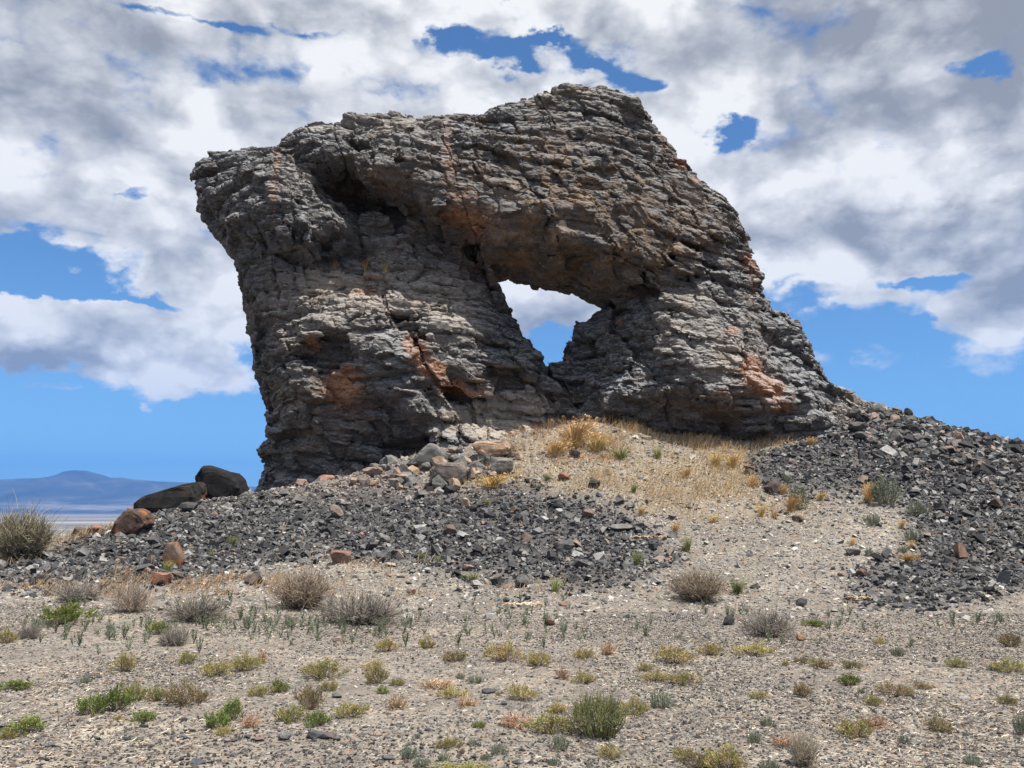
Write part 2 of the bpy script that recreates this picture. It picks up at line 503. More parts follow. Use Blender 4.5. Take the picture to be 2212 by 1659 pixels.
def build_mountains():
    m, t, bs = mat_new('far_mountain')
    geo = t.new('ShaderNodeNewGeometry')
    p = geo.outputs['Position']
    n = t.noise(p, .0016, 6, .6)
    zs_ = t.new('ShaderNodeSeparateXYZ'); t.put(zs_.inputs[0], p)
    fan = t.math('MULTIPLY', t.maprange(zs_.outputs[2], 190, 0), t.maprange(t.noise(t.vec('MULTIPLY', p, (.0005, .0005, .012)), 1.0, 5, .65), .46, .60))
    mc = t.mix(fan, t.ramp(n, [(.3, (.025, .03, .04)), (.55, (.05, .052, .06)), (.75, (.13, .115, .10))]), (.24, .22, .20))
    t.put(bs.inputs['Base Color'], mc)
    D = 15000.
    prof = [(-2400,1062),(-1600,1040),(-900,1050),(-500,1025),(-200,1040),(0,1036),(40,1034),(90,1032),(130,1024),(160,1019),(185,1017),(215,1026),(232,1033),(262,1032),(290,1036),(340,1040),(420,1043),(520,1050),(700,1058),(900,1070),(1300,1072),(1900,1062),(2500,1060),(3400,1075)]
    us = np.array([a for a, b in prof], float); vs = np.array([b for a, b in prof], float)
    xs = np.linspace(-34000, 34000, 900)
    u = 1106 + F * xs / (D * math.cos(PITCH))
    el = np.interp(u, us, vs)
    top = np.array([P(1106, q, D)[2] for q in el])
    ys = np.linspace(-1, 1, 60)
    X, T = np.meshgrid(xs, ys, indexing='ij')
    Y = D + T * 3400
    H = (top + 62)[:, None] * np.clip(1 - np.abs(T), 0, 1) ** 1.15
    rid = 1 - np.abs(fbm(X * .0009, Y * .0004, X * 0, 5, 77))
    Z = -64 + H * (.62 + .38 * rid * (1 + 0 * T)) + (np.abs(T) < .98) * fbm(X * .0022, Y * .0022, X * 0, 5, 78) * 60
    crest = np.abs(T) < .02
    # keep the skyline at its drawn height
    mx = Z.max(1, keepdims=True)
    Z = np.where(T > -2, -64 + (Z + 64) * ((top[:, None] + 64) / np.maximum(mx + 64, 1)), Z)
    nx, ny = X.shape
    idx = np.arange(nx * ny).reshape(nx, ny)
    Fq = np.stack([idx[:-1, :-1], idx[1:, :-1], idx[1:, 1:], idx[:-1, 1:]], -1).reshape(-1, 4)
    o = npmesh('mountains', np.stack([X, Y, Z], -1).reshape(-1, 3), Fq, m, smooth_=True)
    tag(o, kind='structure')
build_mountains()

# ------------------------------------------------------------------ the rock arch
Y0 = 27.0
def PX(u, v, d):
    p = P(u, v, Y0 + d)
    return p[0], p[2]
def mpoly(lst, di=.4):
    oo = np.array([q[:2] for q in OUT], float)
    return [PX(a[0], a[1], 1.5 if np.hypot(oo[:, 0] - a[0], oo[:, 1] - a[1]).min() < 25 else di) for a in lst]
def poly(lst, d=.9):
    return [PX(a[0], a[1], a[2] if len(a) > 2 else d) for a in lst]

OUT = [(540,1120),(560,1060),(562,1000),(567,965),(582,945),(580,900),(572,860),(560,800),(545,720),(530,650),(518,610),(515,575),(520,560),(500,545),(480,520),(462,495),(445,480),(432,450),(428,410),(421,375),(425,350),(440,335),(462,322),(520,318),(580,310),(608,305),(613,290),(650,268),(700,262),(736,260),(741,245),(775,242),(850,235),(880,243),(920,250),(980,246),(1045,243),(1055,230),(1100,222),(1140,218),(1150,205),(1185,200),(1215,185),(1250,185),(1300,192),(1345,202),(1375,206),(1400,230),(1425,265),(1445,305),(1470,348),(1500,370),(1530,400),(1570,440),(1597,480),(1612,520),(1625,560),(1640,600),(1650,640),(1660,668),(1702,672),(1727,690),(1745,730),(1758,765),(1780,790),(1784,815),(1800,835),(1850,862),(1890,900),(1900,1100)]
HOLE = [(1058,600,2.2),(1130,616,2.4),(1190,630,2.4),(1235,632,2.4),(1265,653,2.4),(1302,666,2),(1282,690,1.6),(1245,702,1.5),(1220,737,1.4),(1214,778,1.4),(1190,780,1.4),(1176,770,1.4),(1148,727,1.4),(1110,694,1.6),(1091,668,2),(1072,630,2.5)]

def _fix(l):
    r = []
    for q in l:
        u, v = q[0], q[1]
        du = -4 * min(max((640 - u) / 90, 0), 1) if v < 1000 else 0
        dv = -6 * math.exp(-((u - 1240) / 90) ** 2) * (v < 230)
        r.append((u + du, v + dv) + tuple(q[2:]))
    return r
OUT = _fix(OUT)
# front depth control points per mass: (u, v, metres behind Y0; negative = nearer)
PIL = dict(  # left pillar with its overhanging head
    poly=[(540,1120),(560,1060),(562,1000),(567,965),(582,945),(580,900),(572,860),(560,800),(545,720),(530,650),(518,610),(515,575),(520,560),(500,545),(480,520),(462,495),(445,480),(432,450),(428,410),(421,375),(425,350),(440,335),(462,322),(520,318),(580,310),(612,308),(640,340),(685,365),(710,420),(740,455),(800,440),(870,455),(940,480),(1000,540),(1045,590),(1095,670),(1150,725),(1180,770),(1212,830),(1225,870),(1230,1100)],
    pts=[(430,370,.9),(500,325,1.0),(600,312,.8),(450,470,.9),(520,380,-.1),(600,360,-.2),(660,400,-.5),(560,450,-.7),(650,480,-1.0),(715,480,-.7),(738,450,.3),(480,480,.5),(520,540,.2),
         (790,440,1.8),(850,452,1.6),(900,465,1.3),(960,500,1.0),(800,490,.9),(880,510,.7),(760,545,.65),(850,540,.45),(700,540,.2),(620,540,-.1),(820,575,.45),(700,575,.35),(640,590,0),(560,600,.2),(530,640,.6),
         (650,620,-.15),(750,610,.05),(850,605,.05),(950,590,.0),(1020,600,.4),(750,700,-.85),(640,700,-.55),(560,720,.4),(850,690,-.8),(950,690,-.75),(1050,690,-.2),(1100,710,.6),
         (690,740,-.95),(810,750,-1.2),(870,790,-1.25),(740,800,-.75),(640,800,-.7),(950,770,-.9),(1050,780,-.7),(1130,800,-.4),(1190,820,.1),(1000,840,-.35),(1080,855,-.3),(1150,860,-.3),
         (590,860,.3),(640,880,-.55),(720,880,-.5),(800,880,-.6),(900,880,-1.0),(960,900,-.95),(600,980,-.1),(680,980,-.35),(760,980,-.3),(850,970,-.3),(930,960,-.35),(640,1060,-.2),(780,1050,-.1),(900,1020,-.1),(1100,960,-.2),(575,1000,.4)],
    back=3.6, rad=.9, amt=1.1)
LIN = dict(  # the lintel block that overhangs the opening
    poly=[(613,300),(650,268),(700,262),(736,260),(741,245),(775,242),(850,235),(880,243),(920,250),(980,246),(1045,243),(1055,230),(1100,222),(1140,218),(1150,205),(1185,200),(1215,185),(1250,185),(1300,192),(1345,202),(1375,206),(1400,230),(1425,265),(1445,305),(1470,348),(1500,370),(1530,400),(1570,440),(1597,480),(1612,520),(1625,560),(1640,600),(1655,670),(1500,680),(1400,640),(1320,650),(1300,664),(1265,652),(1235,630),(1190,630),(1130,618),(1060,600),(1035,560),(1015,500),(950,478),(890,445),(850,440),(800,400),(760,368),(700,350),(650,330)],
    pts=[(640,290,.6),(700,270,.9),(700,320,-.2),(740,300,.1),(740,250,1.4),(860,240,1.4),(980,250,1.4),(1100,228,1.5),(1230,190,1.7),(1370,212,1.7),
         (720,345,-.35),(790,330,-.4),(790,380,-.6),(860,425,-.5),(830,400,-.6),(850,300,-.1),(900,350,-.8),(900,430,-.7),(950,300,.1),(1000,300,0),(960,380,-.6),(960,455,-.6),(1010,450,-.7),
         (1080,300,.1),(1100,400,-.7),(1080,480,-1.1),(1060,540,-.5),(1040,570,.6),(1120,560,-.2),(1120,600,.9),(1200,260,.5),(1200,320,.0),(1200,400,-.7),(1200,480,-1.2),(1200,530,-1.1),(1200,580,-.1),(1200,620,1.0),
         (1290,230,.9),(1330,300,.2),(1300,380,-.5),(1300,470,-1.1),(1300,540,-1.2),(1300,590,-.9),(1280,620,.0),(1290,655,1.0),(1330,320,-.15),(1400,300,.4),(1400,360,-.15),(1450,400,-.1),(1420,460,-.7),(1400,540,-1.0),(1400,585,-.7),(1350,600,-.7),
         (1480,420,.1),(1540,440,.4),(1500,500,-.35),(1560,490,-.1),(1500,570,-.35),(1590,560,.2),(1550,620,0),(1630,620,.8),(1440,320,1.0)],
    back=3.4, rad=.7, amt=.8)
PIR = dict(  # right pillar and its long buttress
    poly=[(1216,775),(1222,735),(1245,700),(1282,690),(1310,660),(1340,625),(1420,600),(1480,570),(1560,560),(1625,565),(1650,640),(1660,668),(1702,672),(1727,690),(1745,730),(1758,765),(1780,790),(1784,815),(1800,835),(1850,862),(1890,900),(1900,1100),(1230,1100),(1222,860)],
    pts=[(1240,720,1.4),(1230,780,1.2),(1235,850,.9),(1290,700,.9),(1300,760,.35),(1270,850,.3),(1320,650,.8),(1340,630,.4),(1400,620,.1),(1350,680,-.3),(1330,720,.0),(1350,780,-.25),(1320,860,-.45),(1300,920,-.3),
         (1480,590,-.1),(1560,590,-.2),(1600,640,-.2),(1450,640,-.4),(1430,680,-.85),(1400,740,-.5),(1480,700,-.95),(1450,760,-.9),(1400,830,-.95),(1350,850,-.8),(1500,780,-1.35),(1480,830,-1.45),(1440,850,-1.1),(1440,880,-.75),(1400,930,-.6),
         (1560,700,-.65),(1640,680,.1),(1560,780,-1.2),(1560,840,-1.7),(1620,830,-1.5),(1560,880,-1.1),(1650,880,-1.65),(1560,930,-.8),(1650,930,-1.2),(1700,700,.6),(1700,780,-.3),(1760,790,.7),(1720,860,-1.0),(1790,850,.3),(1780,900,-1.0),(1860,900,.3),(1500,1000,-.8),(1700,1000,-1.2)],
    back=3.8, rad=.7, amt=.8)
SLB = dict(  # pale slabs under the opening
    poly=[(900,1100),(930,960),(950,890),(1040,868),(1160,855),(1235,850),(1300,900),(1330,1100)],
    pts=[(960,890,-.4),(1060,868,.6),(1160,855,1.1),(1230,852,1.3),(960,930,-1.4),(1060,905,-.9),(1160,890,-.2),(1240,890,.2),(980,970,-1.8),(1060,960,-1.7),(1160,940,-1.2),(1240,930,-.7),(1300,940,-.6),(1100,1020,-2),(960,1020,-1.9)],
    back=4.2, rad=.5, amt=.5)

def build_arch():
    h = .045
    x0, x1, z0, z1 = -11.4, 12.1, .4, 17.2
    y0, y1 = Y0 - 3.1, Y0 + 4.6
    xs = np.arange(x0, x1, h); zs = np.arange(z0, z1, h); ys = np.arange(y0, y1, h)
    X, Z = np.meshgrid(xs, zs, indexing='ij')
    wx = fbm(X * 1.3, Z * 1.3, X * 0, 3, 31) * .10
    wz = fbm(X * 1.3, Z * 1.3, X * 0 + 7, 3, 32) * .10
    yb = ys[None, :, None].astype(np.float32)
    hole = sdpoly(poly(HOLE, 1.2), X + wx * .6, Z + wz * .6) - .01
    phi = None
    def add(sd, yf, back):
        nonlocal phi
        gx, gz = np.gradient(yf, h)
        g = (1 / np.sqrt(1 + gx ** 2 + gz ** 2)).astype(np.float32)
        f = (yf.astype(np.float32)[:, None, :] - yb) * g[:, None, :]
        np.maximum(f, sd.astype(np.float32)[:, None, :], out=f)
        np.maximum(f, yb - np.asarray(back, np.float32)[:, None, :] if np.ndim(back) else yb - np.float32(back), out=f)
        phi = f if phi is None else np.minimum(phi, f)
    # core
    o = sdpoly(poly(OUT, 1.75), X + wx * .5, Z + wz * .5)
    sd = np.maximum(o, -hole)
    e = np.clip(-sd / .8, 0, 1)
    yf = Y0 + 1.25 + .5 * (1 - e) ** 2
    bk = Y0 + 3.9 - 1.5 * (1 - np.clip(-sd / 1.6, 0, 1)) ** 2 + fbm(X * .5, Z * .5, X * 0, 4, 41) * .7
    add(sd, yf, bk)
    for M in (PIL, LIN, PIR, SLB):
        if M is not SLB: M['poly'] = _fix(M['poly'])
        pw = [PX(u, v, d * (1.45 if v < 905 else 1.0)) for u, v, d in M['pts']]
        yf = Y0 + rbf([a for a, b in pw], [b for a, b in pw], [(q[2] * (1.45 if q[1] < 905 else 1.0)) for q in M['pts']], X, Z, .05)
        sd = sdpoly(mpoly(M['poly']), X + wx, Z + wz)
        sd = np.maximum(sd, -hole)
        e = np.clip(-sd / M['rad'], 0, 1)
        yf = yf + M['amt'] * (1 - e) ** 2.2 * .6
        add(sd, yf, bk - .15)
    # hollows: the cave under the lintel and small ones
    def carve(u, v, d, rx, ry, rz, rot=0.0):
        nonlocal phi
        c = P(u, v, Y0 + d)
        i = (xs > c[0] - rx * 1.5) & (xs < c[0] + rx * 1.5); k = (zs > c[2] - rx * 1.5) & (zs < c[2] + rx * 1.5)
        xx = (xs[i] - c[0])[:, None, None]; zz = (zs[k] - c[2])[None, None, :]; yy = (ys - c[1])[None, :, None]
        a = xx * math.cos(rot) + zz * math.sin(rot); b = -xx * math.sin(rot) + zz * math.cos(rot)
        q = (np.sqrt((a / rx) ** 2 + (yy / ry) ** 2 + (b / rz) ** 2) - 1) * min(rx, rz)
        ii, kk = np.nonzero(i)[0], np.nonzero(k)[0]
        sub = phi[ii[0]:ii[-1] + 1, :, kk[0]:kk[-1] + 1]
        np.maximum(sub, -q.astype(np.float32), out=sub)
    carve(735, 390, .3, 1.10, 3.0, .64, R(-32))
    carve(762, 298, .0, .62, 1.3, .10, R(-62))
    carve(1330, 640, -.2, .5, 1.3, .12, R(15))
    carve(800, 416, .3, 1.05, 2.5, .36, R(-18))
    carve(865, 436, .8, .45, 1.2, .12, R(-25))
    carve(975, 485, .2, .45, 1.2, .22, R(-25))
    carve(1020, 530, .9, .5, 1.6, .30, R(-60))
    carve(1410, 590, -.3, 1.0, 1.3, .14, R(28))
    carve(1500, 822, -1.2, .30, .9, .30, R(-30))
    carve(820, 690, -1.2, .3, .3, .2)
    carve(700, 765, -.9, .75, .55, .42, R(0))
    carve(1060, 825, -.9, 1.3, .8, .34, R(5))
    carve(905, 735, -1.6, .9, .6, .16, R(-50))
    carve(1212, 815, -.2, .75, 1.9, .26, R(78))
    carve(1228, 865, -.3, .5, 1.2, .22, R(70))
    # break the smooth masses into bedded, jointed blocks inside the volume itself
    ys3 = ys
    def weights(x, y, z):
        u, v = proj(x, y, z)
        top = np.clip(smooth(520, 330, v + .12 * (u - 900)) + smooth(1300, 1560, u) * smooth(760, 600, v) + smooth(560, 600, v) * smooth(860, 700, v) * smooth(1250, 1100, u) * .8, 0, 1)
        face = smooth(980, 1060, u) * smooth(1450, 1330, u) * smooth(300, 360, v) * smooth(640, 600, v)
        return u, v, top * (1 - .75 * face), face
    band = np.abs(phi) < .40
    band[:, ys > Y0 + 2.6, :] = False
    GX, GZ = np.meshgrid(xs, zs, indexing='ij')
    gh = height(GX, GX * 0 + Y0 - .8, False)
    band &= (GZ > gh - .9)[:, None, :]
    I, J, K = np.nonzero(band)
    x = xs[I]; y = ys[J]; z = zs[K]
    u, v, top, face = weights(x, y, z)
    wx_ = x + .30 * fbm(x * .5, y * .5, z * .5, 2, 51) + .05 * vnoise(x * 3, y * 3, z * 3, 54)
    wy_ = y + .30 * fbm(x * .5 + 5, y * .5, z * .5, 2, 52)
    tilt = .08 + .16 * vnoise(x * .16, y * .16, z * .16, 57) + .22 * smooth(1250, 1400, u) * smooth(620, 480, v)
    wz_ = z + tilt * (x - 3) + .22 * fbm(x * .5, y * .5, z * .5, 2, 53) + .025 * vnoise(x * 4, y * 4, z * 4, 55)
    low_ = smooth(760, 850, v) * smooth(1010, 930, u)
    top = top * (1 - .9 * low_)
    ox = np.zeros(len(x)); oy = ox.copy(); oz = ox.copy(); dsp = ox.copy()
    def blocks(t, w, seed, amp, k, wt, slant, crack, bev=1.1):
        nonlocal ox, oy, oz, dsp
        s = wz_ / t
        n = np.floor(s); fs = s - n
        # uneven bed thickness: join some beds with the one above
        j = h01(n, n * 0, n * 0, seed + 7) < .3
        hh = h01(n, n * 0, n * 0, seed)
        ww = w * (.55 + .9 * h01(n, n * 0 + 1, n * 0, seed))
        a = (wx_ + slant * wz_ + hh * 7.1) / ww; ia = np.floor(a); fa = a - ia
        b = (wy_ + hh * 3.3) / ww; ib = np.floor(b); fb = b - ib
        r = h01(n, ia, ib, seed + 1) - .5
        r1 = h01(n, ia, ib, seed + 2) - .5; r2 = h01(n, ia, ib, seed + 3) - .5
        oz = oz - (fs - .5) * t * k * wt
        ox = ox - (fa - .5) * ww * k * .5 * wt
        dsp = dsp + amp * wt * (r * 1.6 + r1 * (fs - .5) * .8 + r2 * (fa - .5) * 1.2)
        dsp = dsp - amp * wt * bev * np.clip((fs - .5) / .5, 0, 1) * (.5 + h01(n, ia, ib, seed + 6))
        ed = np.minimum(np.minimum(fs, 1 - fs) * t, np.minimum(fa, 1 - fa) * ww)
        dsp = dsp - smooth(crack, 0, ed) * wt * amp * .8 * (h01(n, ia, ib, seed + 4) > .35)
    patch = smooth(-.02, .40, fbm(x * .45, y * .45, z * .7, 2, 58)) * (1 - .85 * low_)
    blocks(.70, 1.5, 101, .17, .50, .35 + .65 * top, .35, .06)
    blocks(.30, .80, 111, .145, .75, .08 + .85 * np.maximum(top * (.16 + .84 * patch), patch * .6), .25, .05)
    blocks(.16, .46, 121, .065, .65, .03 + .8 * np.maximum(top * (.10 + .90 * patch), patch * .3), .15, .0)
    # big angular facets
    def vor(x, y, z, scale, seed, sq, tlt=1.3, crack=.08):
        q = [(x + .35 * z) * scale, y * scale, z * scale * sq]
        c0 = [np.floor(a) for a in q]
        bd = np.full(len(x), 1e9); bd2 = bd.copy(); bv = np.zeros(len(x))
        for i in (-1, 0, 1):
            for jj in (-1, 0, 1):
                for k in (-1, 0, 1):
                    a, b, c = c0[0] + i, c0[1] + jj, c0[2] + k
                    dx = q[0] - a - .15 - .7 * h01(a, b, c, seed); dy = q[1] - b - .15 - .7 * h01(a, b, c, seed + 1); dz = q[2] - c - .15 - .7 * h01(a, b, c, seed + 2)
                    dd = dx * dx + dy * dy + dz * dz
                    m = dd < bd
                    bd2 = np.where(m, bd, np.minimum(bd2, dd))
                    val = (h01(a, b, c, seed + 5) - .5) + ((h01(a, b, c, seed + 3) - .5) * dx + (h01(a, b, c, seed + 4) - .6) * dz) * tlt
                    bv = np.where(m, val, bv)
                    bd = np.where(m, dd, bd)
        return bv - .6 * smooth(crack, 0, np.sqrt(bd2) - np.sqrt(bd)) * smooth(-.1, .35, vnoise(x * 1.1, y * 1.1, z * 1.1, seed + 8))
    dsp = dsp + .36 * (.45 + .55 * (1 - top)) * vor(wx_, wy_, wz_, .66, 301, 1.1, 1.9)
    dsp = dsp + .21 * (.55 + .45 * (1 - top)) * vor(wx_, wy_, wz_, 1.6, 331, 1.25, 1.8, .06)
    ed2 = np.minimum(np.abs(hole)[I, K] / .9, np.abs(o)[I, K] / .55)
    dsp = dsp * (.40 + .60 * smooth(0, 1, ed2))
    # trilinear sample of the smooth field at the block-quantised position
    def samp(a, b, c):
        a = np.clip((a - x0) / h, 0, len(xs) - 1.001); b = np.clip((b - y0) / h, 0, len(ys) - 1.001); c = np.clip((c - z0) / h, 0, len(zs) - 1.001)
        i, j, k = a.astype(int), b.astype(int), c.astype(int); a -= i; b -= j; c -= k
        r = 0
        for p in (0, 1):
            for q in (0, 1):
                for s_ in (0, 1):
                    r = r + (a if p else 1 - a) * (b if q else 1 - b) * (c if s_ else 1 - c) * phi[i + p, j + q, k + s_]
        return r
    ef = .25 + .75 * smooth(0, 1, np.abs(o)[I, K] / .45)
    newv = samp(x + ox * ef, y + oy * ef, z + oz * ef) - dsp
    phi[I, J, K] = newv
    del I, J, K, newv, ox, oy, oz, wx_, wy_, wz_, dsp
    V, Fq = surface_nets(phi, np.array([x0, y0, z0]), h)
    del phi
    # drop loose crumbs: keep the largest connected piece
    lab = np.arange(len(V))
    for _ in range(200):
        m = lab[Fq].min(1)
        new_ = lab.copy()
        for i in range(4): np.minimum.at(new_, Fq[:, i], m)
        new_ = new_[new_]
        if (new_ == lab).all(): break
        lab = new_
    ids, cn = np.unique(lab, return_counts=True)
    Fq = Fq[lab[Fq[:, 0]] == ids[cn.argmax()]]
    V = vsmooth(V, Fq, 1) * .5 + V * .5
    N = vnormals(vsmooth(V, Fq, 2), Fq)
    x, y, z = V.T
    u, v, top, face = weights(x, y, z)
    low = top
    disp = .058 * vor(x, y, z, 3.1, 361, 1.7) + .014 * vor(x, y, z, 7.0, 391, 1.9) + .012 * vnoise(x * 9, y * 9, z * 14, 61)
    # long joints running down to the right
    for k, (off, wd, dp) in enumerate([(-3.9, .04, .14), (-.5, .04, .09), (3.4, .04, .12)]):
        ln = (x + .33 * (z - 8)) - off + .25 * fbm(x * .7, y * .7, z * .7, 3, 70 + k)
        disp -= dp * smooth(wd, 0, np.abs(ln)) * smooth(-.2, .2, vnoise(x * .4, y * .4, z * .4, 90 + k))
    V2 = V + N * disp[:, None]
    # cull geometry buried well below the ground
    gh = height(V2[:, 0], V2[:, 1], False)
    ok = V2[:, 2] > gh - .8
    keep = ok[Fq].all(1)
    Fq = Fq[keep]
    used = np.unique(Fq); remap = np.full(len(V), -1, np.int64); remap[used] = np.arange(len(used))
    Fq = remap[Fq]; V2 = V2[used]; x, y, z, u, v = x[used], y[used], z[used], u[used], v[used]
    top, face, low = top[used], face[used], low[used]
    # mineral colour: red = orange/rust amount, green = pale rock and painted-in sunlight amount, blue = brown amount
    def spot(lst):
        a = np.zeros(len(x))
        for (pu, pv, ru, rv, wgt) in lst:
            a += wgt * np.exp(-((u - pu) / ru) ** 2 - ((v - pv) / rv) ** 2)
        return a
    rust = spot([(720,850,60,50,.4),(1100,480,60,60,.35),(1250,560,80,30,.3),(1640,760,60,60,.35),(600,650,40,80,.35),(780,900,60,60,.3),(1200,330,60,60,.3),(965,290,22,60,.5),(975,370,26,50,.5),(600,340,13,30,.55),(592,390,16,40,.4),(1000,420,40,20,.5),(985,470,50,26,.8),(1030,500,30,60,.5),(590,440,10,60,.4),(500,470,14,40,.4),
                 (905,760,26,40,.9),(940,800,30,26,1.1),(980,840,30,18,1.2),(1025,850,26,8,.9),(745,820,40,40,.9),(680,745,14,26,.8),(660,740,20,30,.5),(880,740,14,20,.8),(800,600,40,8,.6),(790,630,50,16,.7),
                 (1620,800,26,30,1.1),(1660,840,36,26,1.2),(1690,880,26,20,.8),(1580,715,20,10,1.0),(1430,300,14,40,.6),(1470,350,20,26,.8),(1500,390,14,14,.8),(1620,560,30,26,.7),(1630,620,20,50,.6),(1335,695,10,8,1.3),
                 (1225,775,8,12,.9),(1300,455,60,40,.25),(1560,850,40,20,.5),(1480,520,80,40,.35),(540,700,16,60,.3),(930,930,40,30,.35),(670,960,14,50,.3)])
    pale = spot([(720,700,150,90,.38),(900,650,120,80,.3),(640,390,90,60,.3),(860,270,130,40,.35),(1560,730,120,90,.3),(1230,215,140,30,.35),(880,500,90,40,.4),(1080,900,140,40,.8),(1180,905,80,40,.6),(740,600,110,18,1.0),(700,620,80,30,.6),(820,640,100,40,.5),(950,640,70,60,.45),(1000,700,60,60,.45),(620,680,30,60,.4),(1100,900,120,40,1.1),(1100,930,100,24,.5),(1450,720,60,70,.45),(1560,760,60,60,.4),(1420,640,120,24,.4),(1250,200,120,14,.4),(690,275,80,12,.5),(830,260,100,20,.3),(1400,235,60,20,.3),(1500,420,60,30,.3),(1640,860,60,60,.4),(1820,880,50,30,.5)])
    brown = spot([(1200,400,240,160,.9),(700,900,160,100,.45),(1480,900,160,60,.5),(1150,560,160,50,1.0),(1300,520,150,90,.7),(1500,500,120,80,.6),(740,830,80,40,.4),(860,350,60,60,.3),(1050,830,120,40,.7),(800,400,90,50,.5),(620,860,60,60,.25),(1580,860,100,30,.6)])
    cols = np.stack([np.clip(rust, 0, 1.3), np.clip(pale, 0, 1.2), np.clip(brown, 0, 1)], 1) / 1.3
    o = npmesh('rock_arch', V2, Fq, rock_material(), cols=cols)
    tag(o, 'huge dark grey layered rock arch with a wedge of sky showing through its opening', 'rock arch')
    return o

def rock_material():
    m, t, bs = mat_new('layered_limestone')
    geo = t.new('ShaderNodeNewGeometry')
    p = geo.outputs['Position']
    at = t.new('ShaderNodeVertexColor', layer_name='tint')
    sep = t.new('ShaderNodeSeparateColor'); t.put(sep.inputs[0], at.outputs[0])
    rust, pale, brown = [t.math('MULTIPLY', q, 1.3) for q in sep.outputs]
    ps = t.vec('MULTIPLY', p, (1, 1, 3.2))
    n1 = t.noise(p, .9, 6, .62)
    n2 = t.noise(ps, 3.0, 7, .65)
    n3 = t.noise(ps, 11., 5, .7)
    c = t.ramp(n2, [(.30, (.038, .038, .042)), (.46, (.070, .069, .071)), (.58, (.110, .105, .102)), (.70, (.21, .20, .19))])
    c = t.mix(t.maprange(n1, .56, .72, 0, .6), c, (.20, .155, .12))
    ni = t.math('SUBTRACT', n3, .5)
    bm = t.math('MULTIPLY_ADD', ni, 1.2, t.math('MULTIPLY', brown, .75))
    bm2 = t.math('MULTIPLY', t.maprange(t.noise(p, 2.1, 6, .7), .36, .56), t.math('MULTIPLY', brown, .95), clamp=True)
    c = t.mix(bm2, c, t.ramp(t.noise(p, 1.4, 4, .6), [(.35, (.070, .055, .045)), (.5, (.125, .085, .056)), (.65, (.23, .145, .075))]))
    pm = t.math('MULTIPLY', t.math('MULTIPLY_ADD', ni, 2.5, t.math('MULTIPLY', pale, .9), clamp=True), .62)
    pm = t.math('MULTIPLY', pm, t.maprange(pale, .05, .3))
    c = t.mix(pm, c, t.ramp(n1, [(.35, (.27, .25, .235)), (.65, (.38, .31, .24))]))
    rn = t.noise(ps, 4.2, 8, .78)
    rm = t.math('MULTIPLY', t.maprange(t.math('MULTIPLY_ADD', rust, .36, rn), .64, .80), t.maprange(rust, .04, .25), clamp=True)
    c = t.mix(t.math('MULTIPLY', rm, .9), c, t.ramp(n3, [(.35, (.19, .085, .05)), (.55, (.34, .165, .09)), (.7, (.48, .31, .20))]))
    # sparse rust freckles and grey-green lichen anywhere
    fr = t.maprange(t.noise(p, 4.6, 4, .7), .66, .74, 0, .55)
    c = t.mix(fr, c, (.30, .16, .085))
    li = t.maprange(t.noise(p, 5.8, 4, .75), .64, .72, 0, .5)
    c = t.mix(li, c, (.34, .34, .29))
    # ledge tops painted lighter as if sunlit, plus dusty bleaching; steep faces stay dark
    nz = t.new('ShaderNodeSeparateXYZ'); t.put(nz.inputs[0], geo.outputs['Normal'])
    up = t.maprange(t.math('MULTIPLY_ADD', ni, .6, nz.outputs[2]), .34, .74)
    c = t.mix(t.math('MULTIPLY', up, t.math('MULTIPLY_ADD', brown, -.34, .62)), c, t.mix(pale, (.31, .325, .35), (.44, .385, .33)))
    # fine pale veins
    ve = t.voro(t.vec('ADD', p, t.vec('MULTIPLY', t.noise(p, 1.5, 3, .5, out='Color'), (.8, .8, .8))), .9, 'DISTANCE_TO_EDGE')
    c = t.mix(t.math('MULTIPLY', t.math('LESS_THAN', ve, .0045), .35), c, (.40, .34, .29))
    t.put(bs.inputs['Base Color'], c)
    bs.inputs['Roughness'].default_value = .8
    b = t.new('ShaderNodeBump'); b.inputs['Strength'].default_value = .6; b.inputs['Distance'].default_value = .05
    vd = t.voro(t.vec('MULTIPLY', p, (1, 1, 2.2)), 7., 'DISTANCE_TO_EDGE')
    hh = t.math('ADD', t.math('MULTIPLY', n3, .7), t.math('MULTIPLY', t.noise(ps, 26., 4, .7), .45))
    hh = t.math('ADD', hh, t.math('MINIMUM', t.math('MULTIPLY', vd, 3.0), .35))
    t.put(b.inputs['Height'], hh)
    t.l.new(b.outputs[0], bs.inputs['Normal'])
    return m
build_arch()

# ------------------------------------------------------------------ loose stone
def tint_material(name, rough=.85, nscale=9., amt=.35, bump=.4, spots=None):
    m, t, bs = mat_new(name)
    tc = t.new('ShaderNodeTexCoord')
    geo = t.new('ShaderNodeNewGeometry')
    at = t.new('ShaderNodeVertexColor', layer_name='tint')
    n = t.noise(geo.outputs['Position'], nscale, 5, .65)
    f = t.maprange(n, .3, .7, 1 - amt, 1 + amt)
    c = t.vec('SCALE', at.outputs[0]); c.node.inputs['Scale'].default_value = 1; t.put(c.node.inputs['Scale'], f)
    if spots:
        c = t.mix(t.maprange(t.noise(geo.outputs['Position'], 5.0, 5, .7), .5, .6, 0, .9), c, spots)
    t.put(bs.inputs['Base Color'], c)
    bs.inputs['Roughness'].default_value = rough
    if bump:
        b = t.new('ShaderNodeBump'); b.inputs['Strength'].default_value = bump; b.inputs['Distance'].default_value = .02
        t.put(b.inputs['Height'], t.noise(geo.outputs['Position'], nscale * 3, 5, .7)); t.l.new(b.outputs[0], bs.inputs['Normal'])
    return m
STONE = tint_material('loose_stone')
BOULD = tint_material('boulder_stone', nscale=5., amt=.5, bump=1.0)

